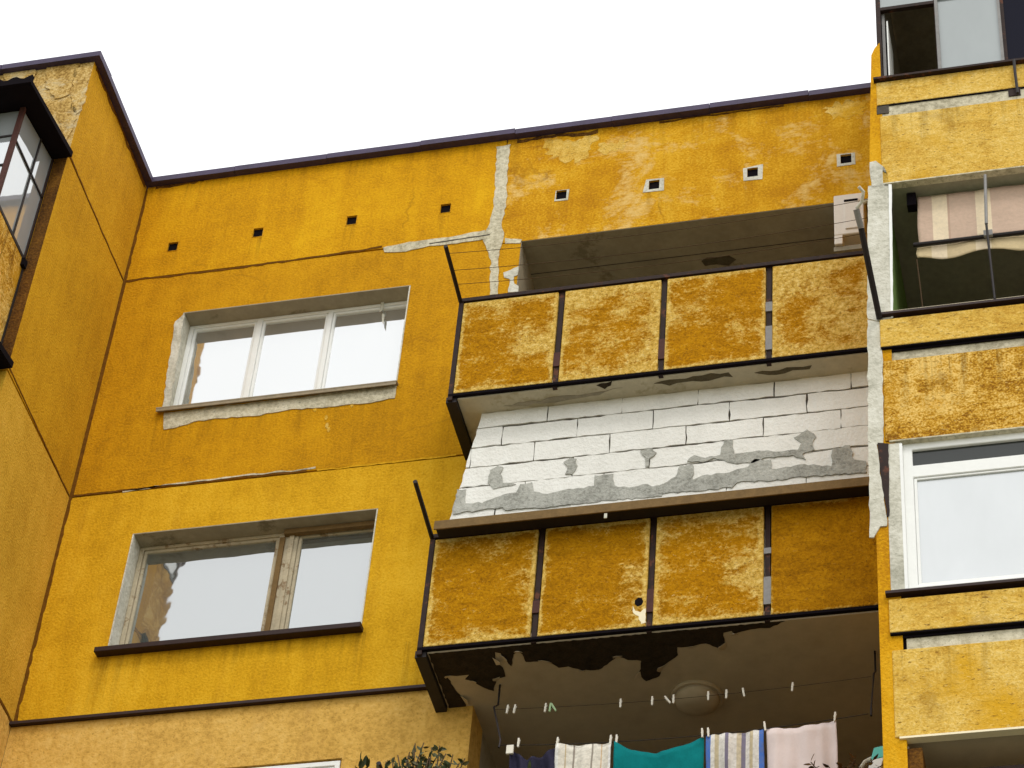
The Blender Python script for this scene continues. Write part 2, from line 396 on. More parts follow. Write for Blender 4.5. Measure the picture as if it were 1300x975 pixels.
class MB:
    def __init__(self):
        self.v = []
        self.f = []

    def box(self, x0, x1, y0, y1, z0, z1):
        if x1 < x0: x0, x1 = x1, x0
        if y1 < y0: y0, y1 = y1, y0
        if z1 < z0: z0, z1 = z1, z0
        b = len(self.v)
        self.v += [(x0, y0, z0), (x1, y0, z0), (x1, y1, z0), (x0, y1, z0), (x0, y0, z1), (x1, y0, z1), (x1, y1, z1), (x0, y1, z1)]
        self.f += [tuple(b + i for i in q) for q in ((3, 2, 1, 0), (4, 5, 6, 7), (0, 1, 5, 4), (1, 2, 6, 5), (2, 3, 7, 6), (3, 0, 4, 7))]
        return self

    def hexa(self, pts):
        """eight corners in the order of box()"""
        b = len(self.v)
        self.v += [tuple(p) for p in pts]
        self.f += [tuple(b + i for i in q) for q in ((3, 2, 1, 0), (4, 5, 6, 7), (0, 1, 5, 4), (1, 2, 6, 5), (2, 3, 7, 6), (3, 0, 4, 7))]
        return self

    def prism(self, pts, d):
        b = len(self.v)
        n = len(pts)
        d = Vector(d)
        self.v += [tuple(p) for p in pts] + [tuple(Vector(p) + d) for p in pts]
        self.f.append(tuple(b + i for i in range(n)))
        self.f.append(tuple(b + n + i for i in reversed(range(n))))
        for i in range(n):
            j = (i + 1) % n
            self.f.append((b + i, b + n + i, b + n + j, b + j))
        return self

    def tube(self, pts, r, n=8, cap=True):
        pts = [Vector(p) for p in pts]
        b = len(self.v)
        rr = r if isinstance(r, (list, tuple)) else [r] * len(pts)
        for i, p in enumerate(pts):
            a = pts[min(i + 1, len(pts) - 1)] - pts[max(i - 1, 0)]
            a.normalize()
            u = a.cross(Vector((0, 0, 1)) if abs(a.z) < 0.9 else Vector((1, 0, 0))).normalized()
            w = a.cross(u)
            for k in range(n):
                t = 2 * math.pi * k / n
                self.v.append(tuple(p + (u * math.cos(t) + w * math.sin(t)) * rr[i]))
        for i in range(len(pts) - 1):
            for k in range(n):
                k2 = (k + 1) % n
                self.f.append((b + i * n + k, b + i * n + k2, b + (i + 1) * n + k2, b + (i + 1) * n + k))
        if cap:
            self.f.append(tuple(b + k for k in reversed(range(n))))
            e = b + (len(pts) - 1) * n
            self.f.append(tuple(e + k for k in range(n)))
        return self

    def lathe(self, c, prof, n=24, axis='z'):
        b = len(self.v)
        for r, h in prof:
            for k in range(n):
                t = 2 * math.pi * k / n
                self.v.append((c[0] + r * math.cos(t), c[1] + r * math.sin(t), c[2] + h))
        for i in range(len(prof) - 1):
            for k in range(n):
                k2 = (k + 1) % n
                self.f.append((b + i * n + k, b + i * n + k2, b + (i + 1) * n + k2, b + (i + 1) * n + k))
        self.f.append(tuple(b + k for k in reversed(range(n))))
        e = b + (len(prof) - 1) * n
        self.f.append(tuple(e + k for k in range(n)))
        return self

    def wall(self, axis, u0, u1, z0, z1, t0, t1, holes=()):
        """wall slab with rectangular openings; axis 'x': runs along x, thickness t0..t1 in y; axis 'y': the other way"""
        us = sorted({u0, u1} | {h[0] for h in holes} | {h[1] for h in holes})
        zs = sorted({z0, z1} | {h[2] for h in holes} | {h[3] for h in holes})
        us = [u for u in us if u0 <= u <= u1]
        zs = [z for z in zs if z0 <= z <= z1]
        solid = {}
        for i in range(len(us) - 1):
            for j in range(len(zs) - 1):
                cu, cz = (us[i] + us[i + 1]) / 2, (zs[j] + zs[j + 1]) / 2
                solid[i, j] = not any(h[0] < cu < h[1] and h[2] < cz < h[3] for h in holes)
        idx = {}

        def vid(u, t, z):
            k = (u, t, z)
            if k not in idx:
                idx[k] = len(self.v)
                self.v.append((u, t, z) if axis == 'x' else (t, u, z))
            return idx[k]
        for (i, j), s in solid.items():
            if not s: continue
            a, b, c, d = us[i], us[i + 1], zs[j], zs[j + 1]
            self.f.append((vid(a, t0, c), vid(b, t0, c), vid(b, t0, d), vid(a, t0, d)))
            self.f.append((vid(b, t1, c), vid(a, t1, c), vid(a, t1, d), vid(b, t1, d)))
            if not solid.get((i - 1, j)): self.f.append((vid(a, t1, c), vid(a, t0, c), vid(a, t0, d), vid(a, t1, d)))
            if not solid.get((i + 1, j)): self.f.append((vid(b, t0, c), vid(b, t1, c), vid(b, t1, d), vid(b, t0, d)))
            if not solid.get((i, j - 1)): self.f.append((vid(a, t1, c), vid(b, t1, c), vid(b, t0, c), vid(a, t0, c)))
            if not solid.get((i, j + 1)): self.f.append((vid(a, t0, d), vid(b, t0, d), vid(b, t1, d), vid(a, t1, d)))
        return self

    def build(self, name, mat, parent=None, label=None, bevel=0, smooth=False, color=None, origin=None):
        bm = bmesh.new()
        vs = [Vector(p) for p in self.v]
        if origin is None:
            lo = Vector((min(p.x for p in vs), min(p.y for p in vs), min(p.z for p in vs)))
            hi = Vector((max(p.x for p in vs), max(p.y for p in vs), max(p.z for p in vs)))
            origin = (lo + hi) / 2
            if parent is None: origin.z = lo.z
        bv = [bm.verts.new(p - origin) for p in vs]
        for q in self.f:
            try:
                bm.faces.new([bv[i] for i in q])
            except ValueError:
                pass
        bmesh.ops.recalc_face_normals(bm, faces=bm.faces[:])
        if bevel:
            eds = [e for e in bm.edges if len(e.link_faces) == 2 and e.calc_face_angle(0) > 0.6]
            bmesh.ops.bevel(bm, geom=eds, offset=bevel, segments=1, affect='EDGES', clamp_overlap=True)
        big = [f for f in bm.faces if len(f.verts) > 4]
        if big:
            bmesh.ops.triangulate(bm, faces=big, ngon_method='EAR_CLIP')
        me = bpy.data.meshes.new(name)
        bm.to_mesh(me)
        bm.free()
        if smooth:
            for p in me.polygons: p.use_smooth = True
        me.materials.append(M[mat] if isinstance(mat, str) else mat)
        o = bpy.data.objects.new(name, me)
        COL.objects.link(o)
        if parent is not None:
            o.parent = parent
            o.location = origin - W[parent]
        else:
            o.location = origin
        W[o] = origin.copy()
        if label: o['label'] = label
        if color: o.color = color
        return o


def tag(o, label=None, cat=None, group=None, kind=None):
    for k, v in (('label', label), ('category', cat), ('group', group), ('kind', kind)):
        if v: o[k] = v
    return o


def empty(name, loc, label, cat, group=None):
    o = bpy.data.objects.new(name, None)
    o.empty_display_size = 0.3
    COL.objects.link(o)
    o.location = loc
    W[o] = Vector(loc)
    return tag(o, label, cat, group)


def jag(pts, amp=0.012, seg=0.06, rnd=None):
    """roughen a closed outline of 3D points lying in one plane"""
    rnd = rnd or random
    n = (Vector(pts[1]) - Vector(pts[0])).cross(Vector(pts[2]) - Vector(pts[1])).normalized()
    out = []
    for i in range(len(pts)):
        a, b = Vector(pts[i]), Vector(pts[(i + 1) % len(pts)])
        k = max(1, int((b - a).length / seg))
        s = (b - a).cross(n).normalized()
        for j in range(k):
            q = a.lerp(b, j / k)
            out.append(q + s * rnd.uniform(-amp, amp) * (1 if j else 0.5))
    return out


def patch(name, pts, mat, parent, d, amp=0.012, seg=0.06, label=None):
    return MB().prism(jag(pts, amp, seg), d).build(name, mat, parent, label)


# ------------------------------------------------------------------ ground
g = MB()
g.v = [(-900, -900, GROUND), (900, -900, GROUND), (900, 900, GROUND), (-900, 900, GROUND)]
g.f = [(0, 1, 2, 3)]
tag(g.build('ground', 'ground'), kind='structure')

# ------------------------------------------------------------------ the apartment building
B = empty('apartment_building', (3.7, 4.0, GROUND), 'ochre yellow panel apartment block with peeling render, seen from far below', 'building')
Z1, Z2, Z3, ZR = 0.0, -2.84, -5.40, 1.38
WT = 0.30          # wall thickness
XF = 7.34          # left face of the fin between the middle bay and the right bay
FY = -1.70         # front plane of the right bay
ST = 2.78          # storey height of the balconies
G = 0.012          # half width of the open joints

win1 = (0.70, 2.92, -1.86, -0.56)
win2 = (0.69, 2.91, -4.72, -3.37)
win3 = (0.69, 2.91, -7.50, -6.06)
LX0 = 3.94         # left jamb of the loggias
vents = [(0.43, .42), (1.29, .47), (2.23, .475), (3.16, .475), (4.29, .46), (5.18, .435), (6.11, .435), (6.98, .46)]
vh = [(x - .05, x + .05, z - .062, z + .062) for x, z in vents]

# --- middle bay: one wall panel per storey; the joints between them are real gaps
XS = 3.70
MB().wall('x', 0.012, XS - .006, Z1 + G, ZR, 0, WT, vh[:4]).build('wall_panel', 'wall_top_left', B)
MB().wall('x', XS + .006, XF + .5, -0.13, ZR, 0, WT, vh[4:]).build('wall_panel', 'wall_top_right', B, 'weathered top wall panel with four white edged vents')
MB().wall('x', 0.012, LX0, Z2 + G, Z1 - G, 0, WT, [win1, (XS - .006, LX0 + 1, -.142, .2)]).build('wall_panel', 'wall_mid', B)
MB().wall('x', 0.012, LX0, Z3 + G, Z2 - G, 0, WT, [win2]).build('wall_panel', 'wall_low', B)
MB().wall('x', -0.0, LX0, -8.18, Z3 - .05, -0.025, WT, [win3]).build('wall_panel', 'wall_base', B, 'pale peach lower wall panel')
MB().wall('x', 0.012, XF, GROUND, -8.2, 0, WT).build('wall_panel', 'wall_low', B)
MB().box(LX0 + .002, XF, .004, .301, -.1365, -.131).build('lintel', 'soffit', B)
MB().box(LX0 + .001, LX0 + .006, .004, .301, Z2 + .02, -.138).build('loggia_side_wall', 'soffit', B)
# dark backing right behind the joints so that they read as deep gaps
MB().box(-.02, LX0 - .02, .06, .10, Z1 - .04, Z1 + .04).build('joint_backing', 'void', B)
MB().box(-.02, LX0 - .02, .06, .10, Z2 - .04, Z2 + .04).build('joint_backing', 'void', B)
MB().box(XS - .04, XS + .04, .06, .10, Z1, ZR - .02).build('joint_backing', 'void', B)
for i, (x, z) in enumerate(vents):
    MB().box(x - .0495, x + .0495, .018, .05, z - .0615, z + .0615).build('vent', 'void', B)  # black plate stands in for the shade inside the opening
# white mortar round the four vents on the right, worn render round the others
rv = random.Random(3)
for i, (x, z) in enumerate(vents):
    a = [0.006, 0.006, 0.006, 0.006, 0.020, 0.045, 0.040, 0.030][i]
    u = lambda lo=.25, hi=1.25: rv.uniform(lo, hi) * a
    o_ = [(x - .05 - u(), z - .062 - u()), (x + .05 + u(.6, 1.3), z - .062 - u(.6, 1.4)), (x + .05 + u(.6, 1.3), z + .062 + u(.1, .9)), (x - .05 - u(.2, 1.4), z + .062 + u(.1, .8))]
    i_ = [(x - .05, z - .062), (x + .05, z - .062), (x + .05, z + .062), (x - .05, z + .062)]
    mb = MB()
    for k in range(4):
        k2 = (k + 1) % 4
        mb.prism([(p[0], -.004, p[1]) for p in (o_[k], o_[k2], i_[k2], i_[k])], (0, .0035, 0))
    mb.build('vent_surround', 'plaster' if i >= 4 else 'wall_top_right', B)

# --- plaster run down the vertical joint and along the horizontal joint
A = lambda *ps, **k: [at(px, py, **k) for px, py in ps]
rp = random.Random(11)
patch('plaster_strip', A((630, 186), (648, 183), (644, 230), (642, 262), (637, 285), (640, 300), (634, 318), (632, 373), (622, 374), (623, 330), (616, 312), (612, 300), (620, 288), (627, 262), (629, 225), y=-.006), 'plaster_grey', B, (0, .005, 0), .010, .05, 'rough white plaster strip filling the vertical wall joint')
patch('plaster_strip', A((486, 314), (520, 307), (570, 301), (616, 292), (618, 303), (580, 309), (545, 312), (515, 319), (488, 320), y=-.007), 'plaster_grey', B, (0, .006, 0), .006, .05)
patch('plaster_strip', A((641, 302), (663, 304), (660, 309), (641, 309), y=-.006), 'plaster_grey', B, (0, .005, 0), .006, .05)
patch('plaster_strip', A((639, 346), (648, 343), (658, 338), (657, 349), (652, 351), (653, 360), (658, 363), (658, 370), (645, 371), (647, 354), (640, 352), y=-.006), 'plaster', B, (0, .005, 0), .006, .04)
# groove scratched in the middle of the horizontal strip
patch('joint_seal', A((545, 308.5), (575, 304), (622, 297), (622, 298), (575, 305.4), (545, 309.8), y=-.009), 'joint', B, (0, .002, 0), .003, .05)


def ribbon(pts, w, off, mat, rnd, amp=.5, seg=.05, d=.004, name='joint_seal', label=None):
    """ragged strip of mastic along a polyline (points on a wall), off = outward vector"""
    off = Vector(off)
    P = []
    for a, b in zip(pts[:-1], pts[1:]):
        a, b = Vector(a), Vector(b)
        k = max(1, int((b - a).length / seg))
        P += [a.lerp(b, j / k) for j in range(k)]
    P.append(Vector(pts[-1]))
    up, dn = [], []
    for i, p in enumerate(P):
        dr = (P[min(i + 1, len(P) - 1)] - P[max(0, i - 1)]).normalized()
        s = dr.cross(off).normalized()
        m = mnoise.noise(p * 7) * amp
        up.append(p + s * w * (.5 + m * .6 + rnd.uniform(-.2, .2) * amp) + off * d)
        dn.append(p - s * w * (.5 - m * .6 + rnd.uniform(-.2, .2) * amp) + off * d)
    mb = MB()
    for i in range(len(P) - 1):
        mb.prism([up[i], up[i + 1], dn[i + 1], dn[i]], -off * (d - .0012))
    return mb.build(name, mat, B, label)


ribbon([(.02, 0, -.005), (1.0, 0, -.012), (2.0, 0, .004), (2.58, 0, .03)], .026, (0, -1, 0), 'seal', rp, 1.0)
ribbon([(.02, 0, Z2 + .01), (1.4, 0, Z2 + .012), (2.2, 0, Z2 + .012)], .022, (0, -1, 0), 'seal', rp, .9)
ribbon([(.5, 0, Z2 - .004), (1.1, 0, Z2 + .03), (2.28, 0, Z2 + .035)], .018, (0, -1, 0), 'plaster_grey', rp, 1.4, name='plaster_strip')
ribbon([(2.3, 0, Z2 + .0), (3.55, 0, Z2 + .005)], .016, (0, -1, 0), 'wall_low', rp, 1.0)
# inner corner between the return wall and the middle bay
ribbon([(.008, -.002, ZR - .05), (.012, -.002, .6), (.012, -.002, Z1)], .03, (.3, -1, 0), 'seal', rp, .9)
ribbon([(.010, -.002, Z1), (.012, -.002, -1.4), (.012, -.002, Z2)], .055, (.3, -1, 0), 'seal', rp, .7)
ribbon([(.010, -.002, Z2), (.012, -.002, -4.0), (.012, -.002, Z3)], .035, (.3, -1, 0), 'seal', rp, .7)
# drip lip over the pale lower panel
MB().hexa([(.0, -.075, Z3 - .055), (3.72, -.075, Z3 - .055), (3.72, -.001, Z3 - .045), (0, -.001, Z3 - .045),
           (.0, -.070, Z3 - .022), (3.72, -.070, Z3 - .022), (3.72, -.001, Z3 + .008), (0, -.001, Z3 + .008)]).build('drip_flashing', 'sill_dark', B)

# --- roof flashing (each run its own length of sheet)
def flashing(p, q, nrm, label=None):
    p, q, nrm = Vector(p), Vector(q), Vector(nrm)
    mb = MB()
    n = max(2, int((q - p).length / 0.9))
    for i in range(n):
        a, b = p.lerp(q, i / n), p.lerp(q, (i + 1) / n)
        e = (q - p).normalized() * .004
        if i: a = a + e
        dz = rp.uniform(-.006, .006)
        o1 = nrm * (.075 + rp.uniform(-.006, .006))
        o2 = nrm * -.25
        z = Vector((0, 0, 1))
        mb.hexa([a + o1 + z * (dz - .028), b + o1 + z * (dz - .028), b + o2 + z * (dz - .028), a + o2 + z * (dz - .028),
                 a + o1 + z * (dz + .042), b + o1 + z * (dz + .042), b + o2 + z * (dz + .06), a + o2 + z * (dz + .06)])
    return mb.build('roof_flashing', 'flash', B, label)


flashing((-.02, 0, ZR + .022), (7.6, 0, ZR + .022), (0, -1, 0))
flashing((0, -1.61, ZR + .022), (0, .06, ZR + .023), (1, 0, 0))
flashing((-6, -1.61, ZR + .022), (0.074, -1.61, ZR + .022), (0, -1, 0))
ribbon([(.0, -1.55, ZR - .02), (0, -.05, ZR - .03)], .05, (1, 0, 0), 'seal', rp, 1.2)
ribbon([(.1, 0, ZR - .02), (.6, 0, ZR - .025)], .05, (0, -1, 0), 'dirty_edge', rp, 1.4)

ribbon([(3.8, 0, ZR - .035), (4.3, 0, ZR - .05), (4.6, 0, ZR - .04)], .04, (0, -1, 0), 'dirty_edge', rp, 1.6)
ribbon([(5.2, 0, ZR - .03), (6.4, 0, ZR - .03)], .02, (0, -1, 0), 'dirty_edge', rp, 1.6)
for q in (((692, 181), (755, 172), (752, 190), (735, 205), (712, 203), (698, 196)), ((1048, 134), (1098, 126), (1096, 142), (1078, 152), (1056, 148)), ((760, 182), (800, 176), (790, 190), (766, 196))):
    patch('pale_scar', A(*q, y=-.0022), 'pale_panel', B, (0, .0010, 0), .05, .03)

# --- left bay: return wall facing right and front wall
MB().wall('y', -1.61, 0, Z1 + G, ZR, -WT, 0).build('wall_panel', 'return_top', B)
MB().wall('y', -1.61, 0, Z2 + G, Z1 - G, -WT, 0).build('wall_panel', 'return_top', B)
MB().wall('y', -1.61, 0, Z3 + G, Z2 - G, -WT, 0).build('wall_panel', 'return_low', B)
MB().wall('y', -1.61, -.03, -8.18, Z3 - G, -WT, 0).build('wall_panel', 'wall_base', B, 'pale peach panel at the foot of the return wall')
MB().wall('y', -1.61, 0, GROUND, -8.2, -WT, 0).build('wall_panel', 'return_low', B)
MB().box(-.12, -.06, -1.59, -.02, Z1 - .04, Z1 + .04).build('joint_backing', 'void', B)
MB().box(-.12, -.06, -1.59, -.02, Z2 - .04, Z2 + .04).build('joint_backing', 'void', B)
ribbon([(0, -1.6, Z1 + .02), (0, -1.0, Z1), (0, -.02, Z1)], .020, (1, 0, 0), 'seal', rp, 1.0)
ribbon([(0, -1.6, Z2 + .045), (0, -.8, Z2 + .02), (0, -.02, Z2)], .018, (1, 0, 0), 'seal', rp, 1.0)
ribbon([(0, -.5, Z3 + .02), (0, -.02, Z3)], .03, (1, 0, 0), 'seal', rp, 1.0)
# front wall of the left bay with a loggia opening behind the glazed balcony on each storey
MB().wall('x', -6, -WT - .002, GROUND, ZR, -1.608, -1.31, [(-3.4, -.5, -2.35 - ST * k, -.25 - ST * k) for k in range(3)]).build('front_wall', 'front_worn', B, 'peeling cream front wall of the left bay')
MB().box(-WT - .002, -.0015, -1.612, -1.6085, .03, ZR).build('wall_panel', 'front_worn', B)
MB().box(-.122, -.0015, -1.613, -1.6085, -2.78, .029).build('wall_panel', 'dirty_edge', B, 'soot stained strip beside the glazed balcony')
# flaking render on the front wall, close under the roof
for q in (((60, 85), (100, 80), (88, 120), (70, 125), (58, 108)), ((95, 86), (116, 84), (104, 140), (92, 146), (90, 122)), ((88, 128), (98, 140), (92, 165), (84, 180), (72, 150), (76, 130)), ((5, 92), (45, 88), (42, 100), (6, 108))):
    patch('render_flake', A(*q, y=-1.622), 'front_worn', B, (0, .009, 0), .016, .04)

# --- roof and the rest of the shell
MB().box(-5.7, 7.5, .32, 9.0, .95, 1.15).build('roof_slab', 'concrete', B)
MB().box(-6, 7.6, 9.01, 9.3, GROUND, ZR).build('rear_wall', 'wall_low', B)
MB().box(-6.3, -6.001, -1.6, 9.3, GROUND, ZR).build('end_wall', 'wall_low', B)
MB().box(-5.7, -.302, -1.30, .3, .95, 1.15).build('roof_slab', 'concrete', B)

# ------------------------------------------------------------------ windows of the middle bay
def reveal(win, win_o, mat, d=.012, y0=-.004, y1=.2):
    x0, x1, z0, z1 = win
    MB().box(x0 + .0005, x0 + d, y0, y1, z0, z1 - d).build('reveal', mat, win_o)
    MB().box(x1 - d, x1 - .0005, y0, y1, z0, z1 - d).build('reveal', mat, win_o)


def window(win, lights, frame_mat, glass_mat, y, fw=.05, sw=.05, label=None, mul=None):
    """lights: list of (x0, x1); a frame with the mullions between them, and a sash and a pane in each light"""
    x0, x1, z0, z1 = win
    fm = MB().wall('x', x0 + .013, x1 - .013, z0 + .002, z1 - .013, y, y + .07, [(a, b, z0 + fw, z1 - fw - .01) for a, b in lights])
    wo = fm.build('window', frame_mat, B, label, bevel=.004)
    for a, b in lights:
        s = MB().wall('x', a + .002, b - .002, z0 + fw + .002, z1 - fw - .012, y + .012, y + .055, [(a + sw, b - sw, z0 + fw + sw, z1 - fw - .012 - sw)])
        s.build('sash', frame_mat, wo, bevel=.004)
        MB().box(a + sw - .006, b - sw + .006, y + .03, y + .045, z0 + fw + sw - .006, z1 - fw - .006 - sw).build('pane', glass_mat, wo)
    return wo


w1o = window(win1, [(.755, 1.385), (1.44, 2.085), (2.13, 2.87)], 'pvc', 'glass_white', .17, .035, .026, 'white three light plastic window in rough plaster reveals')
reveal(win1, w1o, 'plaster')
MB().box(win1[0], win1[1], -.003, .2, win1[3] - .012, win1[3] - .0005).build('lintel', 'soffit', w1o)
MB().hexa([(.665, -.055, -1.882), (2.935, -.055, -1.882), (2.935, .2, -1.863), (.665, .2, -1.863), (.665, -.055, -1.868), (2.935, -.055, -1.868), (2.935, .2, -1.845), (.665, .2, -1.845)]).build('sill', 'sill_grey', w1o)
MB().box(.67, 2.93, -.053, -.044, -1.915, -1.883).build('sill_edge', 'sill_grey', w1o)
patch('plaster_patch', A((208, 524), (503, 489), (501, 505), (470, 511), (440, 513), (410, 518), (370, 519), (330, 527), (280, 531), (245, 535), (222, 543), (208, 545), y=-.008), 'plaster_grey', w1o, (0, .007, 0), .010, .05)
patch('plaster_patch', A((222, 408), (234, 398), (228, 440), (214, 520), (206, 522), (214, 460), y=-.006), 'plaster', w1o, (0, .005, 0), .008, .05)
patch('plaster_patch', A((240, 406), (330, 393), (420, 380), (518, 371), (514, 377), (462, 381), (420, 388), (330, 400), (262, 409), y=.160), 'plaster_grey', w1o, (0, .008, 0), .014, .05)
for q in (((484, 375), (488, 375), (487, 392), (482, 396)), ((485, 398), (488, 399), (487, 412), (485, 408))):
    patch('plaster_drip', A(*q, y=.155), 'plaster', w1o, (0, .005, 0), .002, .04)
rd = random.Random(5)
for q in ((418, 515), (414, 530), (417, 545), (415, 540), (447, 514), (400, 519)):
    c = at(q[0], q[1], y=-.004)
    r = rd.uniform(.012, .03)
    patch('render_flake', [c + Vector((r * .6 * math.cos(t), 0, r * 1.3 * math.sin(t))) for t in (0, 1.2, 2.3, 3.4, 4.6, 5.4)], 'pale_panel', B, (0, .003, 0), .004, .02)

w2o = window(win2, [(.745, 1.985), (2.16, 2.86)], 'oldwood', 'glass_blue', .17, .035, .03, 'old peeling two light wooden window with dark sill')
reveal(win2, w2o, 'plaster')
MB().box(win2[0], win2[1], -.003, .2, win2[3] - .012, win2[3] - .0005).build('lintel', 'soffit', w2o)
MB().hexa([(.615, -.09, -4.765), (2.93, -.09, -4.765), (2.93, .2, -4.735), (.615, .2, -4.735), (.615, -.09, -4.712), (2.93, -.09, -4.712), (2.93, .2, -4.70), (.615, .2, -4.70)]).build('sill', 'sill_dark', w2o, bevel=.004)
MB().box(2.00, 2.045, .150, .1698, -4.66, -3.45).build('cover_strip', 'brownwood', w2o)
MB().box(2.085, 2.125, .155, .1698, -4.66, -3.43).build('cover_strip', 'oldwood', w2o)
MB().box(2.04, 2.9, .12, .168, -3.44, -3.39).build('roller_box', 'brownwood', w2o)

w3o = window((win3[0], win3[1], win3[2], win3[3]), [(.75, 1.75), (1.82, 2.855)], 'pvc', 'glass_blue', -.015, .05, .045, 'white framed window in the pale lower wall')

# ------------------------------------------------------------------ balconies of the middle bay
PX = [(3.70, 4.55), (4.61, 5.455), (5.51, 6.36), (6.42, 7.26)]
BY = -.73
WEAR = [[(.50, .02), (.62, .0), (.42, .0), (.72, .05)], [(.40, .05), (.36, .08), (.60, .0), (.06, .12)], [(.5, 0), (.5, 0), (.5, 0), (.5, 0)]]


def balcony(dz, wear, label, holes=()):
    """parapet of four framed panels on a projecting slab; everything but the panels is dark steel or raw concrete"""
    slab = MB().box(3.735, XF + .1, BY + .03, 1.6, -2.87 + dz, -2.76 + dz).build('balcony', 'soffit_light' if dz > -1 else 'soffit_brown', B, label)
    for i, (a, b) in enumerate(PX):
        z0, z1 = -2.825 + dz, -1.705 + dz
        mb = MB().box(a, b, BY, BY + .045, z0, z1)
        mb.build('parapet_panel', 'panel', slab, bevel=.006, color=(*wear[i], 0, 1))
        # pale cement back of the panel
        MB().box(a + .01, b - .01, BY + .046, BY + .055, z0 + .01, z1 - .01).build('panel_backing', 'concrete', slab)
    # posts set back in the gaps, at the ends and the rails
    xs = [3.678] + [(PX[i][1] + PX[i + 1][0]) / 2 for i in range(3)] + [7.285]
    for i, x in enumerate(xs):
        w = .02
        MB().box(x - w, x + w, BY - .004 if i in (0, 4) else BY + .018, BY + .05, -2.872 + dz if i else -2.90 + dz, -1.69 + dz).build('post', 'steel', slab)
    for x in xs[1:4]:
        for zz in ((-2.62,) if x < 6 else (-2.30, -2.60)):
            MB().box(x - .028, x + .028, BY + .006, BY + .0175, zz + dz + random.uniform(-.12, .12), zz + dz + .03 + random.uniform(.125, .15)).build('bracket', 'red_oxide' if x < 6 else 'greysteel', slab)
    MB().box(3.655, 7.31, BY - .012, BY + .06, -1.695 + dz, -1.655 + dz).build('top_rail', 'steel', slab)
    MB().box(3.66, 7.30, BY - .006, BY + .028, -2.858 + dz, -2.832 + dz).build('bottom_rail', 'void', slab)
    # steel side plate and its diagonal strut at the free end
    MB().box(3.655, 3.675, BY + .052, -.004, -2.83 + dz, -1.70 + dz).build('side_panel', 'steel', slab)
    MB().box(3.64, 3.73, BY + .02, -.004, -2.91 + dz, -2.845 + dz).build('edge_angle', 'black', slab)
    MB().tube([(3.668, BY, -1.68 + dz), (3.675, BY - .28, -1.66 + dz), (3.682, BY - .62, -1.64 + dz)], .019, 8).build('drying_arm', 'black', slab)
    return slab


b1 = balcony(0, WEAR[0], 'uppermost balcony with four worn ochre panels')
b2 = balcony(-ST, WEAR[1], 'balcony under the white block wall, with four ochre panels')
b3 = balcony(-2 * ST, WEAR[2], 'balcony with the laundry')
# loggia side walls, ceilings and rear walls
MB().box(LX0 - .14, LX0 - .003, .302, 1.6, -8.3, -.13).build('loggia_side_wall', 'soffit', B)
MB().box(LX0, XF - .001, 1.601, 1.75, GROUND, .9).build('loggia_rear_wall', 'soffit', B)
cl = MB().box(LX0 - .02, XF - .002, .303, 1.6, -.13, .1).build('loggia_ceiling', 'soffit', B)
for y in (.42, .66, .95, 1.25):      # board marks left by the formwork
    MB().box(LX0, XF - .01, y, y + .010 + .006 * math.sin(y * 9), -.1345, -.1305).build('board_mark', 'joint', cl)
patch('damp_stain', [at(px, py, z=-.1335) for px, py in ((890, 331), (905, 326), (925, 325), (935, 330), (925, 336), (895, 338))], 'stain', cl, (0, 0, .003), .02, .05)
# mottled grey cement along the edge of the upper balcony's underside
for q in (((640, 515), (760, 497), (790, 492), (750, 503), (660, 516)), ((830, 487), (880, 478), (925, 473), (930, 478), (890, 484), (850, 489)), ((958, 474), (1030, 464), (1028, 469), (975, 476))):
    patch('damp_stain', [at(px, py, z=-2.874) for px, py in q], 'concrete' if q[0][0] < 700 else 'stain', b1, (0, 0, .0035), .015, .06)
patch('rust_spot', [at(px, py, z=-2.875) for px, py in ((757, 489), (770, 487), (777, 484), (776, 490), (768, 494), (762, 491))], 'peeled', b1, (0, 0, .0045), .01, .03)
# paint flaked off the underside of the lower balcony, black damp concrete beneath
o3 = lambda q: (520 + q[0] / 4.0625, 780 + q[1] / 4.0625)
o4 = lambda q: (820 + q[0] / 4.0625, 780 + q[1] / 4.0625)
inner = [o4(q) for q in ((820, 22), (800, 40), (700, 48), (640, 70), (560, 75), (455, 100), (440, 85), (400, 95), (405, 160), (385, 175), (310, 150), (240, 165), (160, 170), (165, 210), (80, 275), (70, 320), (0, 345))]
inner += [o3(q) for q in ((1225, 345), (1185, 310), (1195, 240), (1125, 235), (1070, 215), (1020, 260), (975, 285), (890, 290), (820, 270), (770, 275), (700, 240), (600, 245), (580, 205), (560, 190), (535, 205), (525, 268), (485, 225), (470, 200), (440, 195), (445, 240), (480, 275), (495, 322), (450, 330), (435, 395), (385, 380), (330, 345), (285, 335), (310, 312), (195, 318), (215, 360), (245, 405), (285, 440), (290, 475), (200, 490), (168, 520))]
front = [o3((88, 200)), o3((650, 128)), o4((10, 62)), o4((400, 12))]
zb2 = -2.87 - ST
pk = [at(*q, z=zb2 - .0045) for q in inner]
pk = [Vector((max(3.76, p.x), p.y, p.z)) for p in pk if p.y > BY + .065]
pk = [p for k, p in enumerate(pk) if k == 0 or (p - pk[k - 1]).length > .02]
rim_pts = list(pk)
pk += [Vector((3.745, pk[-1].y, zb2 - .0045)), Vector((3.745, BY + .034, zb2 - .0045)), Vector((pk[0].x + .12, BY + .034, zb2 - .0045))]
patch('flaked_paint', pk, 'peeled', b2, (0, 0, .004), .006, .03, 'black patch where the paint has flaked off')
rf = random.Random(14)
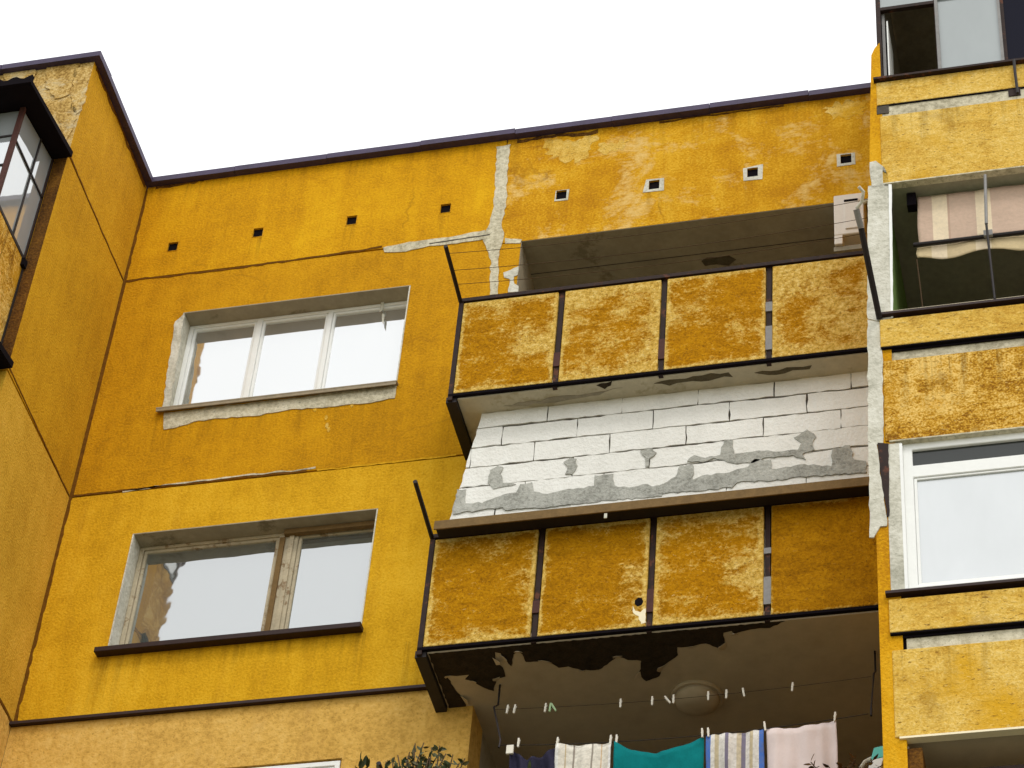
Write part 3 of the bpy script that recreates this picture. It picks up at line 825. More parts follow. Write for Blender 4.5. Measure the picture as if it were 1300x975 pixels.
for k in range(2, len(rim_pts) - 2, 3):      # curls of paint still hanging at the rim of the patch
    p = rim_pts[k]
    d = (rim_pts[k + 1] - rim_pts[k - 1]).normalized()
    n = Vector((-d.y, d.x, 0))
    if n.y < 0: n = -n
    a, b = rf.uniform(.025, .06), rf.uniform(.02, .05)
    q = [p - d * a + n * .012, p + d * a + n * .012, p + d * a * .6 - n * b * .6 + Vector((0, 0, -b * .5)), p - d * a * .3 - n * b + Vector((0, 0, -b * .8))]
    MB().prism(q, (0, 0, -.004)).build('paint_flake', 'soffit_brown', b2)
MB().box(6.345, 6.375, BY + .057, BY + .075, -2.62 - ST, -1.9 - ST).build('gap_pole', 'plaster', b2)
# hole broken into the corner of the second lower panel, rimmed in white
hc = at(811, 764, y=BY - .002)
MB().prism([hc + Vector((.035 * math.cos(t), 0, .045 * math.sin(t))) for t in [k * .9 for k in range(7)]], (0, .0015, 0)).build('panel_hole', 'void', b2)
patch('panel_chip', A((803, 769), (807, 775), (813, 777), (819, 772), (820, 790), (814, 792), (811, 782), (804, 778), y=BY - .002), 'cream', b2, (0, .0012, 0), .006, .02)

# --- white aerated block wall closing in the second loggia
yb = -.50
zc = [-2.872, -3.05, -3.272, -3.495, -3.718, -3.94, -4.163, -4.385]
xl = lambda z: 3.90 + (z + 2.90) * .15
joints = {0: [4.48 + .64 * k for k in range(5)], 1: [4.10 + .643 * k for k in range(6)], 2: [3.84 + .005, 4.39, 5.03, 5.67, 6.31, 6.95],
          3: [4.09, 4.73, 5.37, 6.02, 6.67], 4: [4.34, 5.0, 5.68, 6.31, 6.96], 5: [4.1, 4.74, 5.38, 6.02, 6.66], 6: [4.4, 5.04, 5.68, 6.32, 6.96]}
bw = MB().hexa([(xl(-4.4) + .02, yb + .012, -4.44), (XF, yb + .012, -4.44), (XF, yb + .2, -4.44), (xl(-4.4) + .02, yb + .2, -4.44), (xl(-2.9) + .02, yb + .012, -2.8715), (XF, yb + .012, -2.8715), (XF, yb + .2, -2.8715), (xl(-2.9) + .02, yb + .2, -2.8715)])
wall_o = bw.build('block_wall', 'joint', B, 'white aerated block wall with grey mortar smears closing the balcony')
rb = random.Random(21)
mb = MB()
for k in range(7):
    zt_, zb_ = zc[k], zc[k + 1]
    cuts = [None] + joints[k] + [XF - .002]
    for j in range(len(cuts) - 1):
        gt, gb = rb.uniform(.005, .011), rb.uniform(.004, .010)
        zt2, zb2_ = zt_ - gt * (k > 0), zb_ + gb
        g1, g2 = rb.uniform(.002, .006), rb.uniform(.002, .006)
        a0 = (xl(zb2_) if j == 0 else cuts[j] + g1)
        a1 = (xl(zt2) if j == 0 else cuts[j] + g1)
        b0 = cuts[j + 1] - (g2 if j + 2 < len(cuts) else 0)
        dy = rb.uniform(-.004, .004)
        if b0 - a0 < .03: continue
        t_ = rb.uniform(-.02, .02)
        mb.prism(jag([(a0, yb + dy, zb2_), (b0, yb + dy, zb2_ + t_ * .2), (b0, yb + dy, zt2 + t_ * .2), (a1, yb + dy, zt2)], .007, .06, rb), (0, .1, 0))
mb.build('blocks', 'block', wall_o)
c7 = lambda *ps: [at(540 + x / 3.483, 440 + y / 3.483, y=yb - .009) for x, y in ps]
c8 = lambda *ps: [at(820 + x / 3.481, 440 + y / 3.482, y=yb - .010) for x, y in ps]
for q in (c7((285, 545), (318, 530), (345, 532), (330, 560), (345, 600), (400, 608), (300, 630), (278, 600)),
          c7((610, 510), (640, 492), (668, 495), (668, 540), (650, 562), (620, 562), (628, 530)),
          c7((950, 460), (1000, 448), (1022, 468), (990, 495), (985, 530), (970, 530), (975, 490)),
          c7((125, 700), (140, 630), (180, 630), (178, 690), (250, 690), (330, 660), (400, 645), (420, 610), (470, 600), (480, 640), (540, 650), (610, 632), (700, 625), (745, 615), (748, 570), (830, 562), (835, 615), (900, 625), (960, 608), (1045, 620), (1045, 662), (800, 680), (500, 712), (350, 722), (340, 708), (150, 735), (120, 740)),
          c8((0, 620), (60, 612), (130, 575), (150, 525), (210, 518), (208, 590), (270, 565), (350, 560), (450, 530), (480, 498), (550, 500), (556, 540), (640, 532), (700, 520), (820, 528), (822, 450), (900, 436), (920, 500), (975, 505), (975, 555), (700, 575), (560, 590), (400, 600), (380, 622), (180, 640), (0, 655)),
          c8((182, 505), (215, 478), (262, 490), (330, 478), (345, 412), (382, 410), (390, 475), (450, 465), (520, 460), (600, 465), (672, 455), (685, 425), (655, 402), (700, 372), (712, 365), (752, 398), (735, 420), (745, 455), (690, 475), (705, 500), (650, 480), (520, 490), (470, 515), (380, 515), (300, 490), (250, 510)),
          c8((0, 455), (30, 460), (40, 475), (15, 490), (12, 530), (0, 530))):
    MB().prism(jag(q, .010, .035, rb), (0, .010, 0)).build('mortar_smear', 'mortar', wall_o)
# pale mortar over the top course towards the right
# sloping sill board that caps the parapet in front of the blocks
MB().hexa([(3.735, -.90, -4.475), (7.33, -.90, -4.475), (7.33, yb - .005, -4.445), (3.76, yb - .005, -4.445), (3.735, -.90, -4.455), (7.33, -.90, -4.455), (7.33, yb - .005, -4.41), (3.76, yb - .005, -4.41)]).build('sill_board', 'black', wall_o)
MB().hexa([(3.735, -.915, -4.545), (7.33, -.915, -4.545), (7.33, -.903, -4.545), (3.735, -.903, -4.545), (3.735, -.909, -4.452), (7.33, -.909, -4.452), (7.33, -.9005, -4.452), (3.735, -.9005, -4.452)]).build('sill_lip', 'brownwood', wall_o)
MB().box(3.737, 7.33, -.895, -.75, -4.497, -4.479).build('sill_shade', 'black', wall_o)  # black board paints the deep shadow between sill and parapet
c = at(769, 652, y=-.918)
MB().box(c.x - .012, c.x + .012, -.922, -.916, c.z - .05, c.z).build('mortar_drip', 'plaster', wall_o)

# ------------------------------------------------------------------ left bay: glazed balconies
gx = -.125


def left_balcony(dz, label):
    yo, yi = -2.34, -1.616
    pan = MB().box(gx - .05, gx - .004, yo, yi, -2.62 + dz, -1.47 + dz).build('glazed_balcony', 'pale_panel_dark', B, label)
    MB().box(-3.6, gx - .052, yo, yo + .05, -2.62 + dz, -1.30 + dz).build('front_panel', 'pale_panel_dark', pan)
    MB().box(-3.6, gx - .01, yo, yi, -2.76 + dz, -2.63 + dz).build('balcony_slab', 'concrete', pan)
    # lean-to roof sheet falling outwards, its front edge wavy, with a dark board under its side
    mb = MB()
    for (x0, x1) in ((-3.8, .045),):
        mb.hexa([(x0, -2.60, -.215 + dz), (x1, -2.60, -.215 + dz), (x1, -1.6145, -.05 + dz), (x0, -1.6145, -.05 + dz),
                 (x0, -2.60, -.165 + dz), (x1, -2.60, -.165 + dz), (x1, -1.6145, .02 + dz), (x0, -1.6145, .02 + dz)])
    mb.build('roof_sheet', 'void', pan)
    wv = MB()
    prof = []
    n = 96
    for i in range(n + 1):
        x = .044 - 3.7 * i / n
        prof.append((x, .022 * math.sin(x * 38)))
    for (xa, ha), (xb, hb) in zip(prof[:-1], prof[1:]):
        wv.hexa([(xb, -2.64, -.215 + dz), (xa, -2.64, -.215 + dz), (xa, -2.601, -.215 + dz), (xb, -2.601, -.215 + dz), (xb, -2.64, -.13 + hb + dz), (xa, -2.64, -.13 + ha + dz), (xa, -2.601, -.13 + ha + dz), (xb, -2.601, -.13 + hb + dz)])
    wv.build('wavy_edge', 'void', pan)
    # glazing: corner post, bars, panes
    ztop = lambda y: -.075 + dz + (y + 1.62) * .17
    MB().prism([(gx - .012, yi, -1.46 + dz), (gx - .012, yo + .03, -1.46 + dz), (gx - .012, yo + .03, ztop(yo)), (gx - .012, yi, ztop(yi))], (-.008, 0, 0)).build('side_pane', 'glass_bay', pan)
    MB().box(-3.5, gx - .05, yo + .015, yo + .022, -1.29 + dz, ztop(yo)).build('front_pane', 'glass_bay', pan)
    MB().box(gx - .045, gx + .002, yo - .004, yo + .03, -1.46 + dz, ztop(yo) + .05).build('corner_post', 'red_oxide', pan)
    MB().box(gx - .03, gx + .001, yo, yi, -1.468 + dz, -1.43 + dz).build('glazing_bar', 'black', pan)
    MB().box(gx - .011, gx + .001, yo + .03, yi, -.62 + dz, -.60 + dz).build('glazing_bar', 'black', pan)
    MB().box(gx - .011, gx + .001, -1.93, -1.91, -1.43 + dz, ztop(-1.9)).build('glazing_bar', 'black', pan)
    MB().box(gx - .03, gx + .001, yi - .03, yi, -1.43 + dz, ztop(yi)).build('glazing_bar', 'steel', pan)
    for zz in (-.55, -.95):
        MB().box(-3.5, gx - .05, yo + .004, yo + .014, zz - .01 + dz, zz + .01 + dz).build('glazing_bar', 'black', pan)
    for xx in (-.95, -1.7, -2.45):
        MB().box(xx - .012, xx + .012, yo + .003, yo + .0145, -1.29 + dz, ztop(yo)).build('glazing_bar', 'red_oxide', pan)
    MB().box(gx - .06, gx + .03, yi - .06, yi + .002, -1.56 + dz, -1.47 + dz).build('bracket', 'void', pan)
    MB().box(gx - .02, gx + .05, yi - .05, yi + .002, -2.78 + dz, -2.66 + dz).build('bracket', 'void', pan)
    MB().box(gx + .001, gx + .012, yi - .018, yi + .002, -2.66 + dz, -1.56 + dz).build('cover_strip', 'black', pan)
    return pan


left_balcony(0, 'glazed balcony under a dark lean to roof')
left_balcony(-ST, 'lower glazed balcony of the left bay')

# ------------------------------------------------------------------ right bay
XR = 13.5
fx0, fx1 = XF, 7.50
MB().prism([(fx0, FY, GROUND), (fx0, FY, -4.6), (fx0 + .005, FY, -3.2), (fx0 + .045, FY, -1.5), (fx0 + .085, FY, -.24), (fx0 + .115, FY, -.15), (fx1, FY, -.08), (fx1, FY, GROUND)], (0, 3.7, 0)).build('fin_wall', 'fin', B, 'narrow yellow fin wall between the bays')
MB().box(fx0 + .09, fx1, -.3, 1.99, -.055, 3.6).build('fin_wall', 'fin', B)
MB().box(fx1 + .001, XR, .4, .7, GROUND, 3.6).build('loggia_rear_wall', 'darkroom', B)
MB().box(7.42, XR, FY + .02, 2.0, 1.70, 1.9).build('roof_slab', 'concrete', B)
MB().box(XR, XR + .3, FY, 2.0, GROUND, 3.6).build('end_wall', 'fin', B)
PR = FY - .012     # face of the parapet panels
PX0 = [7.47, 7.43, 7.425]
px0 = 7.45
storeys = [dict(zs=-.60, zb=(-.635, -.94), zc=(-.945, -1.09), zp=(-1.092, -1.955)),
           dict(zs=-3.51, zb=(-3.575, -3.88), zc=(-3.885, -4.02), zp=(-4.022, -4.875)),
           dict(zs=-6.36, zb=(-6.43, -6.735), zc=(-6.74, -6.88), zp=(-6.882, -7.64))]
names_ = ['parapet of the top right loggia', 'stained parapet under the striped awning', 'parapet under the white right hand window']
for i, s in enumerate(storeys):
    px0 = PX0[i]
    big = MB().box(px0 + .01 * (i == 0), XR, PR, FY + .06, s['zp'][1], s['zp'][0]).build('loggia_parapet', ['pale_panel', 'pale_panel_dark', 'pale_panel'][i], B, names_[i], bevel=.006)
    MB().box(px0 - .01, XR, FY - (.026 if i else .008), FY + .058, s['zb'][1], s['zb'][0]).build('parapet_band', 'pale_panel', big, bevel=.005)
    MB().box(px0 + (.10 if i == 2 else .02), XR, FY + (.004, .018, .014)[i], FY + .07, s['zc'][1] + .002, s['zc'][0] - .002).build('concrete_strip', 'plaster_grey', big)
    MB().box(px0 - .008, XR, FY - (.024 if i else .006), FY + .056, s['zb'][1] - .014, s['zb'][1] - .001).build('band_shade', 'void', big)  # black strip paints the shadow under the projecting band
    if i:
        MB().box(px0 - .004, XR, FY + .002, FY + .0135, s['zb'][1] - .035, s['zb'][1] - .0145).build('strip_shade', 'void', big)  # band's shadow continued as a black strip over the concrete
    if i == 2:
        MB().box(px0 - .005, px0 + .098, FY + .030, FY + .07, s['zc'][1] + .002, s['zc'][0] - .002).build('strip_shade', 'void', big)
    MB().hexa([(px0 - .03, FY - .05, s['zs'] - .033), (XR, FY - .05, s['zs'] - .033), (XR, FY + .12, s['zs'] - .033), (px0 - .03, FY + .12, s['zs'] - .033),
               (px0 - .03, FY - .05, s['zs'] - .008), (XR, FY - .05, s['zs'] - .008), (XR, FY + .12, s['zs'] + .004), (px0 - .03, FY + .12, s['zs'] + .004)]).build('sill', ['steel', 'sill_dark', 'sill_dark'][i], big)
    if i == 1:
        MB().box(px0 + .03, XR, FY - .03, FY - .012, s['zs'] - .006, s['zs'] + .016).build('sill_bead', 'cream', big)
    # floor slab of the loggia = ceiling of the one below
    MB().box(fx1 + .001, XR, FY + .062, .399, s['zp'][1] + .012, s['zp'][1] + .16).build('loggia_ceiling', 'ceil' if i < 2 else 'soffit_brown', big)
    # white painted drip edge at the foot of the panel
    MB().box(px0 + .03, XR, PR - .006, FY + .05, s['zp'][1] - (.018 if i == 2 else .014), s['zp'][1] - .001).build('drip_edge', 'plaster_grey' if i != 2 else 'cream', big)
# small dark fixings on the top parapet
for q, mname in ((( 1121, 141), 'joint'), ((1288, 118), 'steel')):
    c = at(*q, y=FY + .01)
    MB().box(c.x - .05, c.x + .05, FY - .006, FY + .0295, c.z - .05, c.z + .05).build('fixing_plate', mname, B)
c = at(1289, 95, y=FY - .04)
MB().tube([(c.x, FY - .045, -.62), (c.x, FY - .05, -.80), (c.x + .005, FY - .035, -1.05)], .014, 6).build('hanging_cable', 'black', B)
# inner faces of the fin towards the loggias
MB().box(fx1 + .0015, fx1 + .012, FY + .02, .398, -3.50, -1.96).build('loggia_side_wall', 'green', B, 'dark green painted loggia wall')
MB().box(fx1 + .0015, fx1 + .012, FY + .07, .398, -.55, 1.69).build('loggia_side_wall', 'darkroom', B)
MB().box(fx1 + .0015, fx1 + .012, FY + .02, .398, -9.3, -7.70).build('loggia_side_wall', 'darkroom', B)

# white plaster on the fin's front, in the irregular runs the photo shows
yp = FY - .012
for q, mname in (((( 1104, 206), (1112, 204), (1122, 212), (1128, 222), (1129, 236), (1106, 238)), 'plaster'),
                 (((1102, 236), (1130, 233), (1132, 404), (1115, 408), (1101, 404)), 'plaster'),
                 (((1101, 406), (1118, 409), (1120, 450), (1121, 520), (1121, 562), (1112, 564), (1102, 560)), 'plaster'),
                 (((1102, 561), (1113, 564), (1117, 600), (1127, 660), (1126, 667), (1117, 668), (1109, 682), (1104, 682)), 'plaster')):
    patch('plaster_patch', A(*q, y=yp), mname, B, (0, .0115, 0), .006, .06, 'white plaster patch on the fin wall')
patch('plaster_edge', A((1128, 234), (1132, 234), (1134, 403), (1131, 404), y=yp - .004), 'pvc', B, (0, .003, 0), .002, .1)
patch('dark_recess', A((1114, 562), (1128, 563), (1129, 655), (1126, 655), (1118, 603), y=yp), 'steel', B, (0, .009, 0), .004, .06)

# --- top right loggia: steel framed glazing, partly open
za, zb_ = -.595, 1.68
yA = FY + .02
glz = MB().wall('x', 7.475, XR - .02, za, zb_, yA, yA + .04, [(7.515, 7.98, za + .04, .40), (8.00, 8.535, za + .02, .46), (8.575, 9.2, za + .02, .50), (9.24, 13.3, za + .02, .50), (7.515, 7.98, .44, 1.62), (8.0, 8.535, .56, 1.62), (8.575, 13.3, .56, 1.62)]).build('loggia_glazing', 'steel', B, 'steel framed glazing of the top right loggia, one light pane')
MB().box(7.995, 8.54, yA + .012, yA + .024, za + .022, .458).build('light_pane', 'glass_sky', glz)
MB().box(7.5, 7.985, yA + .012, yA + .024, .42, 1.65).build('upper_pane', 'glass_sky', glz)
MB().box(7.992, 8.54, yA + .012, yA + .024, .57, 1.65).build('upper_pane', 'glass_sky', glz)
MB().wall('x', 7.987, 8.545, za + .005, .475, yA - .012, yA - .001, [(8.015, 8.52, za + .035, .45)]).build('pane_frame', 'greysteel', glz)
# casement folded inwards at the left, seen edge on
MB().box(7.52, 7.545, yA + .05, yA + .5, za + .03, .49).build('open_casement', 'greysteel', glz)
MB().box(7.56, 7.572, yA + .05, yA + .42, za + .05, .30).build('open_casement', 'pvc', glz)
MB().box(8.565, 9.21, yA + .012, yA + .024, za + .01, .51).build('dark_pane', 'glass_navy', glz)
MB().box(8.60, 8.66, yA + .3, yA + .36, za - .5, 1.4).build('inner_post', 'concrete', glz)
cbn = MB().box(7.85, 8.35, -.6, -.15, -1.9, .25).build('cupboard', 'brownwood', B)
tag(cbn)

# --- white window of the lower right loggia
wc = MB().wall('x', 7.548, 12.5, -6.325, -4.878, FY + .03, FY + .10, [(7.62, 9.6, -6.27, -5.23), (7.62, 9.6, -5.11, -4.95), (9.68, 12.4, -6.27, -5.23), (9.68, 12.4, -5.11, -4.95)]).build('window', 'pvc', B, 'white plastic window with drawn net curtain', bevel=.005)
MB().box(7.61, 9.61, FY + .055, FY + .066, -6.28, -5.22).build('pane', 'glass_net', wc)
MB().box(9.67, 12.41, FY + .055, FY + .066, -6.28, -5.22).build('pane', 'glass_net', wc)
MB().box(7.61, 9.61, FY + .055, FY + .066, -5.12, -4.94).build('pane', 'glass_dark', wc)
MB().box(9.67, 12.41, FY + .055, FY + .066, -5.12, -4.94).build('pane', 'glass_dark', wc)
MB().wall('x', 7.622, 9.598, -6.268, -5.232, FY + .04, FY + .054, [(7.645, 9.58, -6.25, -5.25)]).build('sash', 'pvc', wc, bevel=.003)
MB().box(7.432, 7.5465, FY - .006, FY + .1, -6.345, -4.90).build('plaster_jamb', 'plaster', wc)
MB().box(7.53, 7.552, FY - .008, FY + .028, -6.33, -4.91).build('edge_bead', 'pvc', wc)
MB().box(7.58, 12.5, FY - .012, FY + .029, -6.347, -6.327).build('sill_bead', 'pvc', wc)
rs = random.Random(9)
for k in range(12):
    x = 7.5 + rs.random() * 1.2
    r = rs.uniform(.008, .022)
    MB().hexa([(x, FY - .035, -6.369), (x + r * 2.4, FY - .03, -6.369), (x + r * 2, FY - .005 + r, -6.369), (x, FY - .005, -6.369), (x + r * .4, FY - .03, -6.366 + r * .8), (x + r * 1.7, FY - .026, -6.366 + r), (x + r * 1.6, FY - .01 + r, -6.366 + r * .7), (x + r * .3, FY - .01, -6.366 + r * .6)]).build('rubble', 'mortar', wc)
# lower right loggia: dark glazing below
MB().wall('x', 7.62, 12.5, -9.2, -7.85, FY + .12, FY + .17, [(7.68, 9.3, -9.1, -7.92), (9.36, 12.4, -9.1, -7.92)]).build('loggia_glazing', 'steel', B, 'dark glazing at the bottom right')
MB().box(7.66, 12.42, FY + .14, FY + .15, -9.12, -7.90).build('dark_pane', 'glass_dark', B)
MB().box(7.50, 7.60, FY + .02, FY + .2, -9.2, -7.72).build('inner_post', 'dirty_edge', B)

# ------------------------------------------------------------------ things fixed or hung on the building
# striped awning in the right hand loggia
yw = FY + .10
aw = empty('striped_awning', (9.2, yw, -3.48), 'beige striped fabric awning hanging on a black rod in the right hand loggia', 'awning')


def cloth(x0, x1, ztop, zbot, y0, y1, fold=.012, nf=9, nx=60, nz=14, sag=0., wave=0., wf=11, seed=0, thick=.004, sag_pts=None):
    rn = random.Random(seed)
    ph = [rn.uniform(0, 6.28) for _ in range(4)]
    mb = MB()
    for side in (0, 1):
        for j in range(nz + 1):
            v = j / nz
            for i in range(nx + 1):
                u = i / nx
                x = x0 + (x1 - x0) * u
                s = 0
                if sag_pts:
                    for a, b in zip(sag_pts[:-1], sag_pts[1:]):
                        if a[0] <= u <= b[0]:
                            t = (u - a[0]) / max(1e-6, b[0] - a[0])
                            s = a[1] + (b[1] - a[1]) * t - sag * 4 * t * (1 - t) * (b[0] - a[0])
                else:
                    s = -sag * 4 * u * (1 - u)
                zb = zbot + wave * math.sin(u * wf + ph[0])
                z = (ztop + s) * (1 - v) + zb * v + (0 if v else 0)
                y = y0 + (y1 - y0) * v + fold * (0.35 + .65 * v) * (math.sin(u * nf * 2.1 + ph[1]) + .5 * math.sin(u * nf * 4.7 + ph[2] + v * 1.5))
                y += fold * .9 * mnoise.noise(Vector((x * 7, seed * 3.1, z * 6))) + fold * .35 * mnoise.noise(Vector((x * 22, seed * 5.3, z * 18)))
                mb.v.append((x + .004 * math.sin(v * 7 + ph[3]), y + side * thick, z))
    W_ = nx + 1
    N = W_ * (nz + 1)
    for j in range(nz):
        for i in range(nx):
            a = j * W_ + i
            mb.f.append((a, a + 1, a + 1 + W_, a + W_))
            mb.f.append((N + a + W_, N + a + W_ + 1, N + a + 1, N + a))
    rim = [i for i in range(W_)] + [j * W_ + nx for j in range(1, nz + 1)] + [nz * W_ + i for i in range(nx - 1, -1, -1)] + [j * W_ for j in range(nz - 1, 0, -1)]
    for a, b in zip(rim, rim[1:] + rim[:1]):
        mb.f.append((b, a, N + a, N + b))
    return mb


cloth(7.74, 12.2, -1.99, -2.635, yw + .05, yw, .010, 16, 160, 12, seed=2).build('fabric', 'awning', aw, smooth=True)
cloth(7.72, 12.2, -2.66, -2.81, yw - .004, yw - .01, .008, 18, 160, 6, wave=.026, wf=52, seed=4).build('valance', 'skirt', aw, smooth=True)
MB().tube([(7.70, yw - .03, -2.655), (10, yw - .03, -2.66), (12.3, yw - .03, -2.655)], .017, 8).build('rod', 'black', aw)
MB().tube([(8.31, FY - .02, -2.02), (8.29, FY - .03, -2.62)], .013, 8).build('stay', 'greysteel', aw)
MB().tube([(8.29, FY - .031, -2.625), (8.31, FY - .03, -3.50)], .010, 8).build('stay', 'black', aw)
MB().box(8.26, 8.33, yw - .075, yw - .045, -2.69, -2.63).build('clamp', 'greysteel', aw)
MB().tube([(7.72, yw - .02, -2.82), (7.735, yw - .02, -3.1), (7.75, yw, -3.48)], .005, 5).build('cord', 'wire', aw)
MB().box(7.66, 7.735, yw + .01, yw + .09, -2.12, -1.972).build('wall_bracket', 'void', aw)

# long drying arm of the right hand loggia, reaching out from its sill
da = MB().tube([(7.42, FY - .02, -3.56), (7.39, FY - .32, -3.34), (7.365, FY - .6, -3.14)], .024, 10).build('drying_arm', 'black', None)
tag(da, 'black steel drying arm sticking out from the sill beside the striped awning', 'drying arm')
tip = Vector((7.365, FY - .6, -3.14))
MB().tube([tip + Vector((-.0, -.005, .0)), tip + Vector((-.012, -.07, .05)), tip + Vector((-.02, -.12, .09))], .025, 10).build('grey_sleeve', 'greysteel', da)
MB().tube([tip + Vector((-.02, -.125, .09)), tip + Vector((.03, -.16, .13)), tip + Vector((.05, -.22, .17)), tip + Vector((.02, -.26, .19))], .014, 8).build('rope_end', 'plaster', da)

# white box at the right end of the top loggia
ub = empty('utility_box', (7.0, -.05, -.86), 'small white enamel utility box with a slot at the right end of the top loggia', 'utility box')
MB().box(6.87, 7.14, -.09, .16, -.68, -.14).build('case', 'utility', ub, bevel=.008)
MB().box(6.97, 7.10, -.104, -.0905, -.62, -.22).build('front_door', 'utility', ub, bevel=.004)
MB().box(6.965, 7.09, -.108, -.1045, -.262, -.235).build('slot', 'void', ub)
MB().box(6.87, 6.945, -.09, .02, -.80, -.681).build('leg', 'utility', ub, bevel=.005)
MB().box(6.86, 7.2, -.06, .16, -.86, -.805).build('shelf', 'concrete', ub)
MB().tube([(7.14, -.10, -.30), (7.19, -.12, -.30), (7.22, -.12, -.36), (7.20, -.12, -.55)], .022, 8).build('pipe', 'plaster_grey', ub)

# dome lamp on the ceiling of the laundry loggia
lc = at(885, 884, z=zb2)
lp = empty('ceiling_lamp', (lc.x, lc.y, zb2 - .10), 'unlit round dome lamp on the dark ceiling above the laundry', 'ceiling lamp')
MB().lathe((lc.x, lc.y, zb2 - .001), [(.20, -.028), (.205, -.02), (.205, 0)], 32).build('base', 'soffit_brown', lp)
MB().lathe((lc.x, lc.y, zb2 - .03), [(.02, -.085), (.08, -.08), (.13, -.062), (.165, -.035), (.18, 0)], 32).build('dome', 'soffit_brown', lp, smooth=True)

# ------------------------------------------------------------------ washing lines
def line(name, p, q, sag, label, mat='wire', r=.003, group=None):
    p, q = Vector(p), Vector(q)
    n = 24
    pts = [p.lerp(q, i / n) + Vector((0, 0, -sag * 4 * (i / n) * (1 - i / n))) for i in range(n + 1)]
    o = MB().tube(pts, r, 6).build(name, mat, None)
    return tag(o, label, 'washing line', group)


def spot(p, q, sag, x):
    p, q = Vector(p), Vector(q)
    t = (x - p.x) / (q.x - p.x)
    return p.lerp(q, t) + Vector((0, 0, -sag * 4 * t * (1 - t)))


for k, (f, lab) in enumerate(((.30, 'thin brown washing line nearest the upper balcony parapet'), (.55, 'thin brown washing line in the middle of the upper drying arm'), (.85, 'thin brown washing line nearest the tip of the upper drying arm'))):
    line('washing_line', (3.68, BY - .62 * f, -1.675 + .05 * f), (7.40, BY - .62 * f - .02, -1.66 + .05 * f), .08, lab, r=.0026)

# two lines strung under the lower balcony, between hung steel brackets
LY, PY = -.60, -.36
L1 = ((4.36, LY, -6.53), (7.12, LY, -6.53), .07)
L2 = ((4.22, PY, -5.985), (7.12, PY, -5.985), .05)
for x in (4.21, 7.14):
    MB().tube([(x, -.25, zb2 - .002), (x, -.25, zb2 - .20), (x, PY, zb2 - .31), (x + (.14 if x < 5 else 0), LY + .02, -6.46), (x + (.14 if x < 5 else 0), LY, -6.55)], .008, 8).build('line_bracket', 'black', b2)
line('washing_line', *L1, 'dark washing line with the towels pegged on it', 'black', .0028)
line('washing_line', *L2, 'dark empty washing line with only pegs, under the balcony ceiling', 'black', .0018)


def hang(name, x0, x1, mat, label, cat, drop=.9, sag=.03, seed=0, fold=.020, nf=6, slant=0, y=LY):
    a, b = spot(*L1, x0), spot(*L1, x1)
    mb = cloth(x0, x1, a.z, a.z - drop, y, y + .02, fold, nf, 40, 16, seed=seed, sag=sag, sag_pts=[(0, 0), (1, b.z - a.z)] if sag else None)
    if sag:
        mb = cloth(x0, x1, a.z, a.z - drop, y, y + .02, fold, nf, 40, 16, seed=seed, sag=sag, sag_pts=[(0, 0), (1, b.z - a.z)])
    o = mb.build(name, mat, None, smooth=True)
    return tag(o, label, cat)


hang('striped_towel', 4.79, 5.215, 'white_stripe', 'white towel with thin grey and tan stripes, pegged beside the teal cloth', 'towel', .95, .010, 3)
hang('teal_cloth', 5.235, 5.905, 'teal', 'sagging teal cloth hanging between the two striped towels', 'cloth', .85, .125, 5, .03, 4)
hang('striped_towel', 5.925, 6.355, 'blue_stripe', 'towel with blue edges and beige and grey stripes, pegged beside the pink cloth', 'towel', .95, .008, 8)
hang('pink_cloth', 6.37, 6.885, 'pink', 'plain pale pink cloth at the right end of the washing', 'cloth', .95, .03, 9)

# dark garment gathered on the line
gm = MB()
rg = random.Random(4)
x0, x1 = 4.46, 4.77
nx, nz = 44, 26
for side in (0, 1):
    for j in range(nz + 1):
        v = j / nz
        for i in range(nx + 1):
            u = i / nx
            wdt = 1 - .10 * v + .22 * (v > .55) * (v - .55)
            x = (x0 + x1) / 2 + (u - .5) * (x1 - x0) * wdt * 1.15
            dip = .13 * math.sin(math.pi * u) ** 1.5 * (1 - v)
            z = spot(*L1, 4.6).z - .012 - dip - .75 * v
            y = LY + .025 * math.sin(u * 9 + v * 4) + .02 * math.sin(u * 21 - v * 6) * (1 - v * .5) + side * .03 + .04 * math.sin(math.pi * u) * side
            gm.v.append((x, y, z))
Wg = nx + 1
Ng = Wg * (nz + 1)
for j in range(nz):
    for i in range(nx):
        a = j * Wg + i
        gm.f.append((a, a + 1, a + 1 + Wg, a + Wg))
        gm.f.append((Ng + a + Wg, Ng + a + Wg + 1, Ng + a + 1, Ng + a))
rim = [i for i in range(Wg)] + [j * Wg + nx for j in range(1, nz + 1)] + [nz * Wg + i for i in range(nx - 1, -1, -1)] + [j * Wg for j in range(nz - 1, 0, -1)]
for a, b in zip(rim, rim[1:] + rim[:1]):
    gm.f.append((b, a, Ng + a, Ng + b))
tag(gm.build('navy_garment', 'navy', None, smooth=True), 'dark navy garment with a drooping neckline, leftmost on the washing line', 'garment')
tagc = spot(*L1, 4.44)
tag(MB().box(tagc.x - .03, tagc.x + .025, LY - .012, LY + .01, tagc.z - .085, tagc.z - .004).build('cream_rag', 'peg', None, bevel=.003), 'tiny folded cream rag on the line left of the navy garment', 'rag')

# clothes pegs
def peg_bm():
    mb = MB()
    for s in (-1, 1):
        mb.hexa([(-.007, s * .004 - .003, -.035), (.007, s * .004 - .003, -.035), (.007, s * .004 + .003, -.035), (-.007, s * .004 + .003, -.035),
                 (-.007, s * .012 - .003, .045), (.007, s * .012 - .003, .045), (.007, s * .012 + .003, .045), (-.007, s * .012 + .003, .045)])
    mb.tube([(-.008, -.008, .008), (-.008, .008, .008)], .004, 6)
    return mb


peg0 = {}


